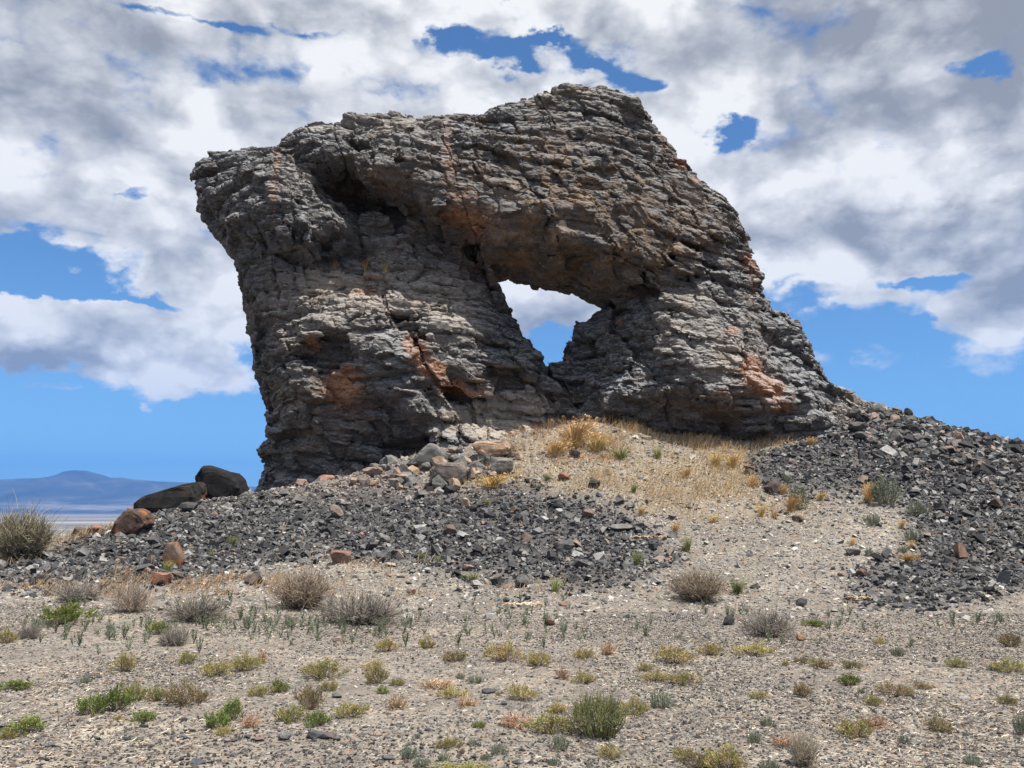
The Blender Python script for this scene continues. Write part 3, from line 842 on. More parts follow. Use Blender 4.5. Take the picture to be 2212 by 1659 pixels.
def rotmats(n, tilt, rng):
    a = rng.uniform(0, 2 * np.pi, n); b = rng.normal(0, tilt, n); c = rng.normal(0, tilt, n)
    def m(ax, t):
        o = np.zeros((n, 3, 3)); i, j = [(1, 2), (2, 0), (0, 1)][ax]
        o[:, ax, ax] = 1; o[:, i, i] = np.cos(t); o[:, j, j] = np.cos(t); o[:, i, j] = -np.sin(t); o[:, j, i] = np.sin(t)
        return o
    return m(0, b) @ m(1, c) @ m(2, a)

def chips(name, pos, size, tint, tilt=.45, flat=(.32, .6), rng=RNG, box=True):
    n = len(pos)
    if box:
        base = np.array([[sx, sy, sz] for sz in (-1, 1) for sy in (-1, 1) for sx in (-1, 1)], float)
        fc = np.array([[0,2,3],[0,3,1],[4,5,7],[4,7,6],[0,1,5],[0,5,4],[2,6,7],[2,7,3],[0,4,6],[0,6,2],[1,3,7],[1,7,5]])
        T = base[None] * (1 + rng.uniform(-.55, .25, (n, 8, 3)))
        k = rng.uniform(.3, 1, (n, 1, 2)); T[:, 4:, :2] *= k
    else:
        base = np.array([[1,0,0],[0,1,0],[-1,0,0],[0,-1,0],[0,0,1],[0,0,-1]], float) * 1.3
        fc = np.array([[0,1,4],[1,2,4],[2,3,4],[3,0,4],[1,0,5],[2,1,5],[3,2,5],[0,3,5]])
        T = base[None] + rng.uniform(-.4, .4, (n, 6, 3))
    sc3 = np.stack([np.ones(n), rng.uniform(.5, .95, n), rng.uniform(*flat, n)], 1) * size[:, None] * .5
    T = T * sc3[:, None, :]
    T = np.einsum('nij,nkj->nki', rotmats(n, tilt, rng), T)
    V = (T + pos[:, None, :]).reshape(-1, 3)
    k = len(base)
    Fc = (fc[None] + (np.arange(n) * k)[:, None, None]).reshape(-1, 3)
    cols = np.repeat(tint, k, 0)
    return npmesh(name, V, Fc, STONE, cols=cols)

def pick(pal, n, rng=RNG):
    w = np.array([p[0] for p in pal]); w = w / w.sum()
    c = np.array([p[1] for p in pal])[rng.choice(len(pal), n, p=w)]
    return .84 * c * rng.uniform(.75, 1.25, (n, 1))

def inview(x, y, z, m=60):
    u, v = proj(x, y, z)
    return (u > -m) & (u < 2212 + m) & (v < 1659 + m)

def scatter_stones():
    rng = np.random.default_rng(5)
    n = 225000
    x = rng.uniform(-20, 20, n); y = rng.uniform(13.5, 30, n); z = height(x, y)
    sc_, gr_ = zones(x, y, z)
    vis = inview(x, y, z, 330)
    # dark scree
    k = vis & (rng.uniform(0, 1, n) < sc_ * .85)
    m = k.sum()
    s = np.clip(rng.lognormal(math.log(.058), .54, m), .022, .34)
    u, v = proj(x[k], y[k], z[k])
    s *= 1 + .55 * smooth(1750, 2000, u) * smooth(1150, 950, v)
    pal = [(26, (.045, .045, .048)), (26, (.085, .084, .087)), (20, (.155, .153, .152)), (14, (.29, .28, .27)), (4, (.21, .17, .145)), (.5, (.29, .18, .13))]
    t = pick(pal, m, rng)
    near_top = smooth(1110, 1030, v) * smooth(1150, 900, u) * smooth(560, 640, u) + smooth(1950, 1820, u) * smooth(940, 880, v) * smooth(1750, 1800, u)
    t = t * (1 - .65 * near_top[:, None]) + np.array([.34, .28, .24]) * .65 * near_top[:, None] * rng.uniform(.6, 1.3, (m, 1))
    p = np.stack([x[k], y[k], z[k] + s * rng.uniform(-.05, .38, m)], 1)
    tag(chips('scree', p, s, t, .5), 'dark angular slate scree covering the slopes left and right of the arch', 'scree', kind='stuff')
    # pale stone on the rest of the slope
    k = vis & (rng.uniform(0, 1, n) < (1 - sc_) * (.50 + .10 * gr_) * smooth(13.5, 17, y) + .10 * (1 - sc_))
    m = k.sum()
    s = np.clip(rng.lognormal(math.log(.042), .52, m), .015, .22)
    pal = [(20, (.17, .165, .16)), (25, (.28, .265, .245)), (28, (.40, .37, .33)), (10, (.56, .53, .48)), (6, (.10, .10, .105)), (4, (.36, .22, .15))]
    p = np.stack([x[k], y[k], z[k] + s * rng.uniform(-.1, .2, m)], 1)
    tag(chips('rubble', p, s, pick(pal, m, rng), .35, (.2, .5), rng), 'pale grey and tan broken stones on the gravel slope', 'rubble', kind='stuff')
    # foreground pebbles
    n = 280000
    y = rng.uniform(4.9, 14.5, n) ; x = rng.uniform(-1, 1, n) * 12
    keep = (np.abs(x) < y * .72 + 1.4) & (rng.uniform(0, 1, n) < np.clip(9 / y, .5, 1))
    x, y = x[keep], y[keep]
    pt = fbm(x * .55, y * .55, x * 0, 4, 66)
    keep = rng.uniform(0, 1, len(x)) < smooth(-.35, .25, pt) * .8 + .2 + .6 * smooth(8.2, 6.2, y)
    x, y, pt = x[keep], y[keep], pt[keep]
    z = height(x, y)
    m = len(x)
    s = np.clip(rng.lognormal(math.log(.0155), .42, m), .008, .045) * (.8 + .025 * y)
    pal = [(32, (.075, .072, .072)), (28, (.14, .128, .12)), (20, (.25, .225, .20)), (12, (.40, .37, .33)), (2.5, (.52, .48, .43)), (4, (.25, .18, .13))]
    t = pick(pal, m, rng)
    dk = smooth(8.0, 5.4, y) * smooth(-.5, .2, -x * .12 + pt)
    t = t * (1 - .5 * dk[:, None])
    p = np.stack([x, y, z + s * .12], 1)
    tag(chips('pebbles', p, s, t, .4, (.3, .7), rng, box=False), 'small mixed pebbles strewn over the dusty foreground', 'pebbles', kind='stuff')
scatter_stones()

def hit(u, v, y0=4.0, y1=32.0):
    """ground point seen at (u, v); on the crest if the ray passes above it"""
    d = ray(u, v)
    Y = np.linspace(y0, y1, 1200)
    t = Y / d[1]
    X = d[0] * t; Z = CAMZ + d[2] * t
    g = height(X, Y)
    b = np.nonzero(Z <= g)[0]
    i = b[0] if len(b) else int(np.argmin((Z - g)[Y < 29]))
    return np.array([X[i], Y[i], g[i]])

def icosphere(sub):
    import bmesh
    bm = bmesh.new()
    bmesh.ops.create_icosphere(bm, subdivisions=sub, radius=1.0)
    V = np.array([v.co[:] for v in bm.verts]); Fc = np.array([[v.index for v in f.verts] for f in bm.faces])
    bm.free()
    return V, Fc
ICO = {3: icosphere(4), 2: icosphere(3)}

def boulder(name, u, v, wpx, hpx, tone, label, cat='boulder', seed=0, depth=.8, group=None, sink=.15, spots=None, lean=0.0, cuts=16, at=None, outline=None):
    rng = np.random.default_rng(seed * 7 + 3)
    p = np.array(at) if at is not None else hit(u, v)
    sc_ = p[1] / F
    w, hh = wpx * sc_, hpx * sc_ * (1 + sink)
    V, Fc = ICO[3 if wpx > 40 else 2]
    for i in range(cuts):
        d = rng.normal(0, 1, 3); d /= np.linalg.norm(d)
        if i == 0: d = np.array([.15, -.2, 1.0]); d /= np.linalg.norm(d)
        k = rng.uniform(.42, .80)
        e = V @ d - k
        V = V - np.clip(e, 0, None)[:, None] * d
    if outline is not None:
        V = ICO[3][0].copy(); Fc = ICO[3][1]
        oa = np.array(outline, float)
        th = np.arctan2(V[:, 2], V[:, 0]); rho = np.hypot(V[:, 0], V[:, 2])
        ang = np.arctan2(oa[:, 1], oa[:, 0]); rad_ = np.hypot(oa[:, 0], oa[:, 1])
        o_ = np.argsort(ang); ang, rad_, oa = ang[o_], rad_[o_], oa[o_]
        # straight edges between outline corners
        j = np.searchsorted(ang, th) % len(ang); i_ = (j - 1) % len(ang)
        A, B = oa[i_], oa[j]; dx_, dz_ = np.cos(th), np.sin(th)
        e_ = B - A
        rr = (A[:, 0] * e_[:, 1] - A[:, 1] * e_[:, 0]) / (dx_ * e_[:, 1] - dz_ * e_[:, 0] + 1e-9)
        rr = np.clip(rr, .1, 1.6) * rho ** .35
        V = np.stack([dx_ * rr, np.sign(V[:, 1]) * np.abs(V[:, 1]) ** .45, dz_ * rr], 1)
        for i in range(12):
            d = rng.normal(0, 1, 3); d /= np.linalg.norm(d)
            pr = V @ d
            V = V - np.clip(pr - pr.max() * rng.uniform(.90, .985), 0, None)[:, None] * d
    V = V / np.abs(V).max(0)
    q = V * 2.2 + seed * 3.7
    nn = fbm(q[:, 0], q[:, 1], q[:, 2], 4, seed)
    V = V * (1 + .05 * nn + .06 * fbm(q[:, 0] * 3, q[:, 1] * 3, q[:, 2] * 5, 4, seed + 2))[:, None]
    V[:, 2] += .1 * lean * V[:, 0]
    V = V * np.array([w / 2, w * depth / 2, hh / 2])
    a = rng.uniform(-.5, .5) if outline is None else 0
    V = V @ np.array([[math.cos(a), math.sin(a), 0], [-math.sin(a), math.cos(a), 0], [0, 0, 1]])
    V[:, 2] += hh / 2 - hh * sink
    c = np.array(tone) * (1 + .25 * fbm(q[:, 0] * 1.5, q[:, 1] * 1.5, q[:, 2] * 1.5, 3, seed + 5))[:, None]
    if spots is not None:
        mk = smooth(spots[3], spots[3] + .15, fbm(q[:, 0] * .8 + 3, q[:, 1] * .8, q[:, 2] * .8, 5, seed + 8, .65))[:, None]
        c = c * (1 - mk) + np.array(spots[:3]) * mk
    o = npmesh(name, V, Fc, BOULD, cols=np.clip(c, .01, 1))
    o.location = p
    tag(o, label, cat, group)
    return o

DK = (.05, .05, .053); GR = (.125, .122, .12); LG = (.19, .182, .17); TN = (.38, .28, .20); RS = (.30, .15, .10); BR = (.15, .11, .09); PK = (.34, .24, .20)
BOULDERS = [
 ('boulder', 479, 1084, 100, 78, (.018, .0175, .019), 'black rounded boulder standing on the ridge, left of the arch foot', .9),
 ('boulder', 372, 1100, 150, 64, (.030, .028, .027), 'long dark boulder with an orange lichen patch, tilted beside the black rounded boulder', .7),
 ('boulder', 406, 1104, 40, 26, (.09, .088, .09), 'small grey rounded stone in front of the long lichen-patched boulder', .8),
 ('boulder', 287, 1155, 82, 56, (.11, .07, .055), 'rust-red jagged boulder at the lower left end of the ridge', .8),
 ('boulder', 300, 1104, 70, 24, (.17, .10, .075), 'low reddish ledge rock under the lichen-patched boulder', .8),
 ('boulder', 377, 1222, 46, 50, (.20, .13, .10), 'upright stone covered in bright orange lichen in the left scree', .7),
 ('boulder', 172, 1157, 34, 22, BR, 'small dark stone on the left skyline behind yellow grass', .8),
 ('boulder', 205, 1152, 34, 18, RS, 'reddish stone on the left skyline, between two dark stones', .8),
 ('boulder', 350, 1262, 62, 26, RS, 'low rusty rock at the scree foot below the orange lichen stone', .8),
 ('boulder', 552, 1262, 46, 22, BR, 'brown rock at the scree foot, left of the vase-shaped twig bush', .8),
 ('boulder', 1062, 988, 84, 36, (.46, .30, .20), 'flat-topped tan block resting below the opening of the arch', .7),
 ('boulder', 920, 1004, 88, 46, LG, 'grey pyramid-shaped boulder just left of the tan block', .8),
 ('boulder', 971, 1040, 78, 42, (.24, .20, .175), 'faceted grey-brown boulder in front of the grey pyramid-shaped one', .8),
 ('boulder', 802, 1030, 52, 26, PK, 'pinkish tan rock at the foot of the left pillar', .8),
 ('boulder', 873, 1042, 48, 20, TN, 'flat orange-tan slab between the left pillar and the faceted boulder', .8),
 ('boulder', 705, 1042, 38, 18, (.40, .23, .17), 'orange rock touching the lower edge of the left pillar', .8),
 ('boulder', 1078, 1026, 64, 40, (.20, .185, .17), 'weathered grey rock with golden grass at its foot, below the tan block', .8),
 ('boulder', 1222, 1036, 34, 16, RS, 'small rust-red stone in the golden grass right of the tan block', .8),
 ('boulder', 1283, 1052, 32, 17, DK, 'dark squarish stone in the grass slope under the right pillar', .8),
 ('boulder', 725, 1118, 36, 32, (.24, .18, .15), 'brownish upright stone midway up the left scree', .8),
 ('boulder', 847, 1146, 26, 24, LG, 'pale mottled stone in the central scree', .8),
 ('boulder', 829, 1176, 30, 24, LG, 'grey stone, upper of two stacked in the central scree', .8),
 ('boulder', 742, 1216, 50, 32, (.25, .15, .115), 'rusty brown split stone in dry grass left of the central scree', .8),
 ('boulder', 832, 1214, 42, 32, GR, 'grey blocky stone at the lower left edge of the central scree', .8),
 ('boulder', 1271, 1118, 34, 19, (.20, .135, .115), 'reddish brown stone at the right upper edge of the central scree', .8),
 ('boulder', 971, 1066, 32, 19, DK, 'dark stone just below the faceted grey-brown boulder', .8),
 ('boulder', 1204, 1098, 28, 15, DK, 'dark stone on the upper right of the central scree', .8),
 ('boulder', 1005, 1092, 25, 19, TN, 'tan stone in the upper middle of the central scree', .8),
 ('boulder', 1130, 1268, 40, 28, GR, 'grey lumpy stone at the bottom edge of the central scree', .8),
 ('boulder', 1339, 1145, 56, 15, (.20, .19, .18), 'long flat grey stone at the right tip of the central scree', .6),
 ('boulder', 1010, 1232, 30, 15, PK, 'pinkish flat stone low in the central scree', .8),
 ('boulder', 1243, 990, 26, 22, DK, 'dark stone in tall golden grass under the notch', .8),
 ('boulder', 1840, 862, 56, 26, (.28, .22, .18), 'tan and grey boulder on the crest right of the arch', .8),
 ('boulder', 1862, 948, 46, 17, GR, 'large dark slab on the right scree near the arch foot', .8),
 ('boulder', 1673, 1066, 40, 34, (.10, .075, .07), 'dark brown block at the left edge of the right scree', .8),
 ('boulder', 1963, 902, 22, 22, DK, 'pointed dark stone standing on the right skyline', .8),
 ('boulder', 2190, 980, 42, 22, DK, 'dark boulder on the skyline at the right picture edge', .8),
 ('boulder', 2150, 1098, 44, 24, BR, 'brown boulder amid the right scree near the picture edge', .8),
 ('boulder', 1861, 1246, 24, 21, (.13, .085, .07), 'brown cube-like stone at the lower left tip of the right scree', .9),
 ('boulder', 1815, 1248, 15, 13, BR, 'small brown stone left of the brown cube-like stone', .9),
 ('boulder', 1840, 1198, 34, 15, GR, 'grey stone on pale gravel above the brown cube-like stone', .8),
 ('boulder', 1727, 1126, 34, 14, BR, 'flat brown stone below the sage bush with golden grass', .8),
 ('boulder', 1733, 1311, 26, 20, GR, 'dark grey rough stone on the flat below the gravel slope', .8),
 ('stone', 1575, 1350, 27, 20, (.04, .04, .043), 'black knobbly stone on the flat among green sprouts', .8),
 ('stone', 1186, 1352, 25, 14, (.12, .065, .035), 'small dark brown crusty clod alone on the pale flat', .8),
 ('stone', 1727, 1384, 27, 15, (.30, .17, .09), 'orange-brown crumbly clod right of the grey twig mat', .8),
 ('stone', 890, 1285, 24, 16, PK, 'reddish triangular stone at the foot of the slope', .8),
 ('stone', 838, 1288, 20, 10, GR, 'grey flat stone left of the reddish triangular stone', .8),
 ('stone', 733, 1387, 34, 13, PK, 'pinkish grey slab on the flat below the low grey mat bush', .7),
 ('stone', 1218, 1309, 26, 9, RS, 'flat dark red stone on the pale flat under the central scree', .7),
 ('stone', 396, 1560, 17, 8, DK, 'black stone right of the round bright green shrub', .8),
 ('stone', 312, 1573, 25, 6, DK, 'thin black flake below the round bright green shrub', .6),
 ('stone', 275, 1600, 20, 6, DK, 'black sliver of slate in the lower left gravel', .6),
 ('stone', 393, 1597, 22, 8, (.12, .135, .16), 'blue-grey slate flake in the lower left gravel', .7),
 ('stone', 535, 1596, 18, 10, (.11, .12, .14), 'blue-grey stone left of the reddish stone below the green pair', .8),
 ('stone', 556, 1602, 30, 9, (.20, .13, .115), 'reddish flat stone below the pair of bright green shrubs', .8),
 ('stone', 616, 1598, 31, 16, GR, 'grey wedge-shaped stone in the lower left gravel', .8),
 ('stone', 678, 1594, 40, 16, (.10, .10, .105), 'dark slab, left half of a touching pair', .8),
 ('stone', 708, 1596, 34, 15, (.13, .10, .10), 'dark reddish slab, right half of a touching pair', .8),
 ('stone', 104, 1612, 30, 8, (.12, .13, .155), 'flat blue-grey slate at the lower left', .7),
 ('stone', 429, 1650, 32, 10, (.11, .12, .14), 'blue-grey slate at the bottom edge, left half', .7),
 ('stone', 1058, 1498, 36, 10, (.09, .09, .10), 'dark slate slab in the middle foreground', .7),
 ('stone', 1088, 1523, 17, 9, (.12, .13, .15), 'small blue-grey stone below the dark slate slab', .8),
 ('stone', 1076, 1553, 16, 6, (.55, .52, .47), 'small whitish flat stone in the middle foreground', .8),
 ('stone', 925, 1579, 15, 7, (.10, .10, .115), 'small dark stone right of the black jagged flake', .8),
 ('stone', 901, 1595, 22, 9, (.07, .07, .075), 'black jagged flake in the middle foreground', .8),
 ('stone', 870, 1570, 26, 6, (.13, .13, .14), 'thin grey flake above the black jagged flake', .7),
 ('stone', 834, 1641, 28, 9, (.12, .13, .15), 'blue-grey slate left of the bottom sage tufts', .8),
 ('stone', 728, 1599, 22, 10, GR, 'grey stone just right of the touching slab pair', .8),
 ('stone', 999, 1630, 15, 12, (.15, .085, .075), 'reddish brown upright stone among the bottom sage tufts', .8),
 ('stone', 730, 1508, 26, 9, GR, 'long grey flake above the wide olive shrub left of centre', .6),
 ('stone', 2084, 1510, 24, 6, (.36, .36, .36), 'pale grey flake in the bare soil at the right', .7),
]
OUTL = {0: [(-.95, -.1), (-.98, .45), (-.72, 1), (-.45, .95), (.1, .75), (.55, .6), (.85, .2), (1, -.35), (.95, -.95), (-.1, -1), (-.5, -.85)],
        1: [(-1, -.95), (-.98, -.4), (-.72, .05), (-.3, .35), (.35, .75), (.92, 1), (1, .3), (.95, -.95)],
        3: [(-1, -.6), (-.75, .1), (-.35, .85), (.3, 1), (.8, .7), (1, 0), (.5, -.5), (.3, -1), (-.5, -.9)],
        5: [(-.9, -.9), (-1, .3), (-.6, .95), (.1, 1), (.6, .3), (1, -.4), (.8, -1)],
        10: [(-1, .45), (-.9, .85), (0, .95), (.95, 1), (1, .5), (.85, -.5), (.3, -.7), (.1, -1), (-.4, -.9), (-.8, -.2)],
        11: [(-1, -.9), (-.55, -.2), (-.1, .6), (.2, 1), (.55, .85), (.95, .35), (1, -.4), (.6, -1)],
        12: [(-1, .6), (-.8, .9), (-.6, .55), (-.3, .9), (.3, .85), (.7, 1), (1, .2), (.85, -.9), (0, -1), (-.9, -.6)]}
for i, (nm, u, v, w_, h_, tone, lab, dp) in enumerate(BOULDERS):
    sp = None
    if i in (1, 3, 4, 5, 8): sp = (.24, .105, .042, {1: .24, 3: .12, 4: .16, 5: .0, 8: .18}[i])
    if i in (10, 14): sp = (.22, .15, .12, .15)
    at = None
    if i == 0: q = P(480, 1084, 25.4); at = q
    if i == 1: q = P(375, 1104, 25.0); at = q
    boulder(nm, u, v, w_, h_, tuple(.68 * q_ + .025 * sum(tone) for q_ in tone), lab, 'boulder' if nm == 'boulder' else ('clod' if 'clod' in lab else 'stone'), i + 1, dp, spots=sp, cuts=(18 if i not in (0,) else 10), at=at, sink=.12 if i > 1 else .08, lean=0, outline=OUTL.get(i))

def foot_rocks():
    rng = np.random.default_rng(31)
    def put(n, pl, smin, smax, tones, label, group, nm='broken_rock'):
        src = []
        k = tries = 0
        us = [a for a, b in pl]; vs = [b for a, b in pl]
        while k < n and tries < 9000:
            tries += 1
            u, v = rng.uniform(min(us), max(us)), rng.uniform(min(vs), max(vs))
            if sdpoly(pl, np.array([u]), np.array([v]))[0] > 0: continue
            p = hit(u, v)
            if len(src) < 7:
                o = boulder(nm, u, v, 100, 100, tuple(.8 * q for q in tones[len(src) % len(tones)]), label, 'rock', 500 + len(src) + n, .8, group, at=p, cuts=20)
                o['ref'] = 100 * p[1] / F
                src.append(o)
            else:
                o = src[int(rng.integers(0, 7))].copy(); C.objects.link(o)
            z = rng.uniform(smin, smax) * (1 if rng.uniform() > .12 else 1.5) / o['ref']
            o.location = p; o.scale = (z, z, z * rng.uniform(.45, .85)); o.rotation_euler = (rng.normal(0, .25), rng.normal(0, .25), rng.uniform(0, 6.28))
            k += 1
        for o in src: pass
    put(130, [(640,1046),(760,1012),(860,1000),(950,978),(1060,962),(1120,975),(1130,1010),(1060,1050),(960,1062),(820,1056),(700,1060)], .14, .42, [LG, TN, PK, GR, LG, (.24, .20, .17), LG], 'broken grey or tan rock in the rubble below the left pillar', 'rubble rocks below the left pillar')
    put(60, [(1790,900),(1850,868),(1960,905),(2060,935),(2210,985),(2210,1030),(2040,1000),(1900,960),(1800,950)], .16, .42, [GR, DK, LG, PK, GR, DK, GR], 'broken dark or tan rock on the upper right scree by the skyline', 'larger rocks on the upper right scree')
    put(26, [(560,1090),(740,1070),(900,1080),(1300,1130),(1400,1180),(1250,1230),(950,1210),(700,1150),(420,1180),(300,1200),(330,1130)], .16, .28, [GR, DK, LG, BR, GR, DK, GR], 'larger angular stone lying on the left and central dark scree', 'larger stones on the central scree')
foot_rocks()

# ------------------------------------------------------------------ plants
def plant_material(name, transl=.25):
    m, t, bs = mat_new(name)
    at = t.new('ShaderNodeVertexColor', layer_name='tint')
    oi = t.new('ShaderNodeObjectInfo')
    hs = t.new('ShaderNodeHueSaturation')
    t.put(hs.inputs['Value'], t.maprange(oi.outputs['Random'], 0, 1, .85, 1.2))
    t.put(hs.inputs['Hue'], t.maprange(t.math('FRACT', t.math('MULTIPLY', oi.outputs['Random'], 7.31)), 0, 1, .485, .51))
    t.put(hs.inputs['Color'], at.outputs[0])
    t.put(bs.inputs['Base Color'], hs.outputs[0])
    tr = t.new('ShaderNodeBsdfTranslucent'); t.put(tr.inputs['Color'], hs.outputs[0])
    mx = t.new('ShaderNodeMixShader'); mx.inputs[0].default_value = transl
    out = t.n['Material Output']
    t.l.new(bs.outputs[0], mx.inputs[1]); t.l.new(tr.outputs[0], mx.inputs[2]); t.l.new(mx.outputs[0], out.inputs[0])
    return m
LEAF = plant_material('leaf', .25)
TWIG = plant_material('dry_twig', .08)

def tubes(paths, rad, cols):
    """paths (n,k,3), rad (n,k), cols (n,3) -> verts, quads, vertex colours; three-sided"""
    n, k, _ = paths.shape
    d = np.gradient(paths, axis=1)
    d /= np.maximum(np.linalg.norm(d, axis=2, keepdims=True), 1e-9)
    ref = np.where(np.abs(d[..., 2:3]) > .9, np.array([1., 0, 0]), np.array([0, 0, 1.]))
    a = np.cross(d, ref); a /= np.maximum(np.linalg.norm(a, axis=2, keepdims=True), 1e-9)
    b = np.cross(d, a)
    V = []
    for j in range(3):
        t = 2 * np.pi * j / 3
        V.append(paths + (a * math.cos(t) + b * math.sin(t)) * rad[..., None])
    V = np.stack(V, 2).reshape(-1, 3)
    idx = np.arange(n * k * 3).reshape(n, k, 3)
    q = []
    for j in range(3):
        j2 = (j + 1) % 3
        q.append(np.stack([idx[:, :-1, j], idx[:, :-1, j2], idx[:, 1:, j2], idx[:, 1:, j]], -1).reshape(-1, 4))
    return V, np.concatenate(q), np.repeat(cols, k * 3, 0)

def leaves(pos, dirs, ln, wd, cols, rng):
    n = len(pos)
    d = dirs / np.maximum(np.linalg.norm(dirs, axis=1, keepdims=True), 1e-9)
    r = rng.normal(0, 1, (n, 3)); s = np.cross(d, r); s /= np.maximum(np.linalg.norm(s, axis=1, keepdims=True), 1e-9)
    ln = ln * np.ones(n); wd = wd * np.ones(n)
    a = pos; c = pos + d * ln[:, None]; m = pos + d * (ln * .5)[:, None]
    V = np.stack([a, m + s * (wd / 2)[:, None], c, m - s * (wd / 2)[:, None]], 1).reshape(-1, 3)
    return V, np.arange(n * 4).reshape(n, 4), np.repeat(cols, 4, 0)

def arcs(n, rng, r0, spread, hgt, k=5, droop=.0, wob=.05):
    """stems from the centre out to a dome"""
    a = rng.uniform(0, 2 * np.pi, n); rr = np.sqrt(rng.uniform(0, 1, n))
    tip = np.stack([np.cos(a) * rr * spread, np.sin(a) * rr * spread, hgt * np.sqrt(np.clip(1 - .72 * rr ** 2, 0, 1)) * rng.uniform(.72, 1.08, n)], 1)
    base = np.stack([np.cos(a) * rr * r0, np.sin(a) * rr * r0, np.zeros(n)], 1)
    t = np.linspace(0, 1, k)[None, :, None]
    p = base[:, None] * (1 - t) + tip[:, None] * t
    p[..., 2] += (np.sin(t[..., 0] * np.pi) * -.0) - droop * (t[..., 0] ** 3) * hgt
    out = np.stack([np.cos(a), np.sin(a)], 1)[:, None] * (np.sin(t * np.pi) * .10 * spread)
    p[..., :2] += out
    p[:, 1:] += rng.normal(0, wob, (n, k - 1, 3)) * spread * .5
    return p

def jit(c, n, rng, a=.25):
    c = np.array(c)
    pick_ = c[rng.integers(0, len(c), n)] if c.ndim == 2 else np.repeat(c[None], n, 0)
    return np.clip(pick_ * rng.uniform(1 - a, 1 + a, (n, 1)), 0, 1)

def tpl_cushion(seed, cols, twig=(.22, .18, .14), nb=70, per=26, leaf=.05, hgt=.5):
    rng = np.random.default_rng(seed)
    p = arcs(nb, rng, .06, .5, hgt, 6)
    # lumps: uneven dome
    a = np.arctan2(p[:, -1, 1], p[:, -1, 0])
    f = 1 + .22 * np.sin(a * 2 + seed) + .16 * np.sin(a * 5 + seed * 2)
    p[..., :2] *= np.clip(f, .6, 1.25)[:, None, None]
    f2 = .8 + .35 * vnoise(p[:, -1, 0] * 5, p[:, -1, 1] * 5, p[:, -1, 0] * 0, seed)
    p[..., 2] *= f2[:, None]
    S = tubes(p, np.linspace(.009, .004, 6)[None].repeat(nb, 0), jit(twig, nb, rng))
    t = rng.uniform(.45, 1.03, (nb, per)) ** .8
    i0 = np.clip((t * 5).astype(int), 0, 4); fr = t * 5 - i0
    b = np.arange(nb)[:, None]
    q = p[b, i0] * (1 - fr[..., None]) + p[b, i0 + 1] * fr[..., None]
    q = q.reshape(-1, 3) + rng.normal(0, .026, (nb * per, 3))
    q[:, 2] = np.abs(q[:, 2]) + .01
    dr = q / np.linalg.norm(q, axis=1, keepdims=True) + rng.normal(0, .6, q.shape) + np.array([0, 0, .3])
    bc = jit(cols, nb, rng, .2)
    lc = np.repeat(bc, per, 0) * rng.uniform(.7, 1.35, (nb * per, 1))
    L = leaves(q, dr, leaf * rng.uniform(.6, 1.3, len(q)), leaf * .5, np.clip(lc, 0, 1), rng)
    return S, L, hgt

def tpl_sage(seed, cols, hgt=.62, n=70, per=22):
    rng = np.random.default_rng(seed)
    p = arcs(n, rng, .22, .46, hgt, 5, 0, .035)
    S = tubes(p, np.linspace(.010, .004, 5)[None].repeat(n, 0), jit((.20, .18, .14), n, rng))
    t = rng.uniform(.3, 1.02, (n, per))
    i0 = np.clip((t * 4).astype(int), 0, 3); fr = t * 4 - i0; b = np.arange(n)[:, None]
    q = (p[b, i0] * (1 - fr[..., None]) + p[b, i0 + 1] * fr[..., None]).reshape(-1, 3)
    dr = np.repeat(p[:, -1] - p[:, 2], per, 0); dr = dr / np.linalg.norm(dr, axis=1, keepdims=True) + rng.normal(0, .45, dr.shape)
    lc = np.repeat(jit(cols, n, rng, .2), per, 0) * rng.uniform(.7, 1.3, (n * per, 1))
    return S, leaves(q, dr, .075 * rng.uniform(.6, 1.2, len(q)), .02, np.clip(lc, 0, 1), rng), hgt

def tpl_broom(seed, cols, hgt=.85, n=260, tw=.005, spread=.5):
    rng = np.random.default_rng(seed)
    p = arcs(n, rng, .26, spread, hgt, 6, 0, .05)
    c = jit(cols, n, rng, .3)
    m = n // 5
    S = tubes(p[:m], np.linspace(.012, .003, 6)[None].repeat(m, 0), jit((.20, .17, .12), m, rng))
    # side shoots
    q = p[m:]
    b = rng.integers(0, len(q), n * 2); s0 = q[b, 3] ; tip = s0 + (q[b, -1] - q[b, 2]) * rng.uniform(.4, 1, (n * 2, 1)) * .7 + rng.normal(0, .08, (n * 2, 3))
    t = np.linspace(0, 1, 6)[None, :, None]; q2 = s0[:, None] * (1 - t) + tip[:, None] * t; q2[:, 1:] += rng.normal(0, .012, (n * 2, 5, 3))
    allp = np.concatenate([q, q2]); cc = np.concatenate([c[m:], jit(cols, n * 2, rng, .3)])
    L = tubes(allp, np.linspace(tw, tw * .5, 6)[None].repeat(len(allp), 0), cc)
    return S, L, hgt

def tpl_dead(seed, cols, hgt=.6, n=110, spread=.5, tw=.0042):
    rng = np.random.default_rng(seed)
    p = arcs(n, rng, .05, spread, hgt, 6, 0, .06)
    S = tubes(p, np.linspace(.010, .0035, 6)[None].repeat(n, 0), jit(cols, n, rng))
    k = n * 8
    b = rng.integers(0, n, k); j = rng.integers(1, 5, k)
    s0 = p[b, j]; d = p[b, j + 1] - p[b, j]; d /= np.linalg.norm(d, axis=1, keepdims=True)
    L_ = rng.uniform(.08, .24, (k, 1))
    t = np.linspace(0, 1, 4)[None, :, None]
    e = s0 + (d + rng.normal(0, .6, (k, 3))) * L_
    q = s0[:, None] * (1 - t) + e[:, None] * t; q[:, 1:] += rng.normal(0, .012, (k, 3, 3))
    q[..., 2] = np.maximum(q[..., 2], .005)
    T = tubes(q, np.linspace(tw, tw * .5, 4)[None].repeat(k, 0), jit(cols, k, rng, .3))
    return S, T, hgt

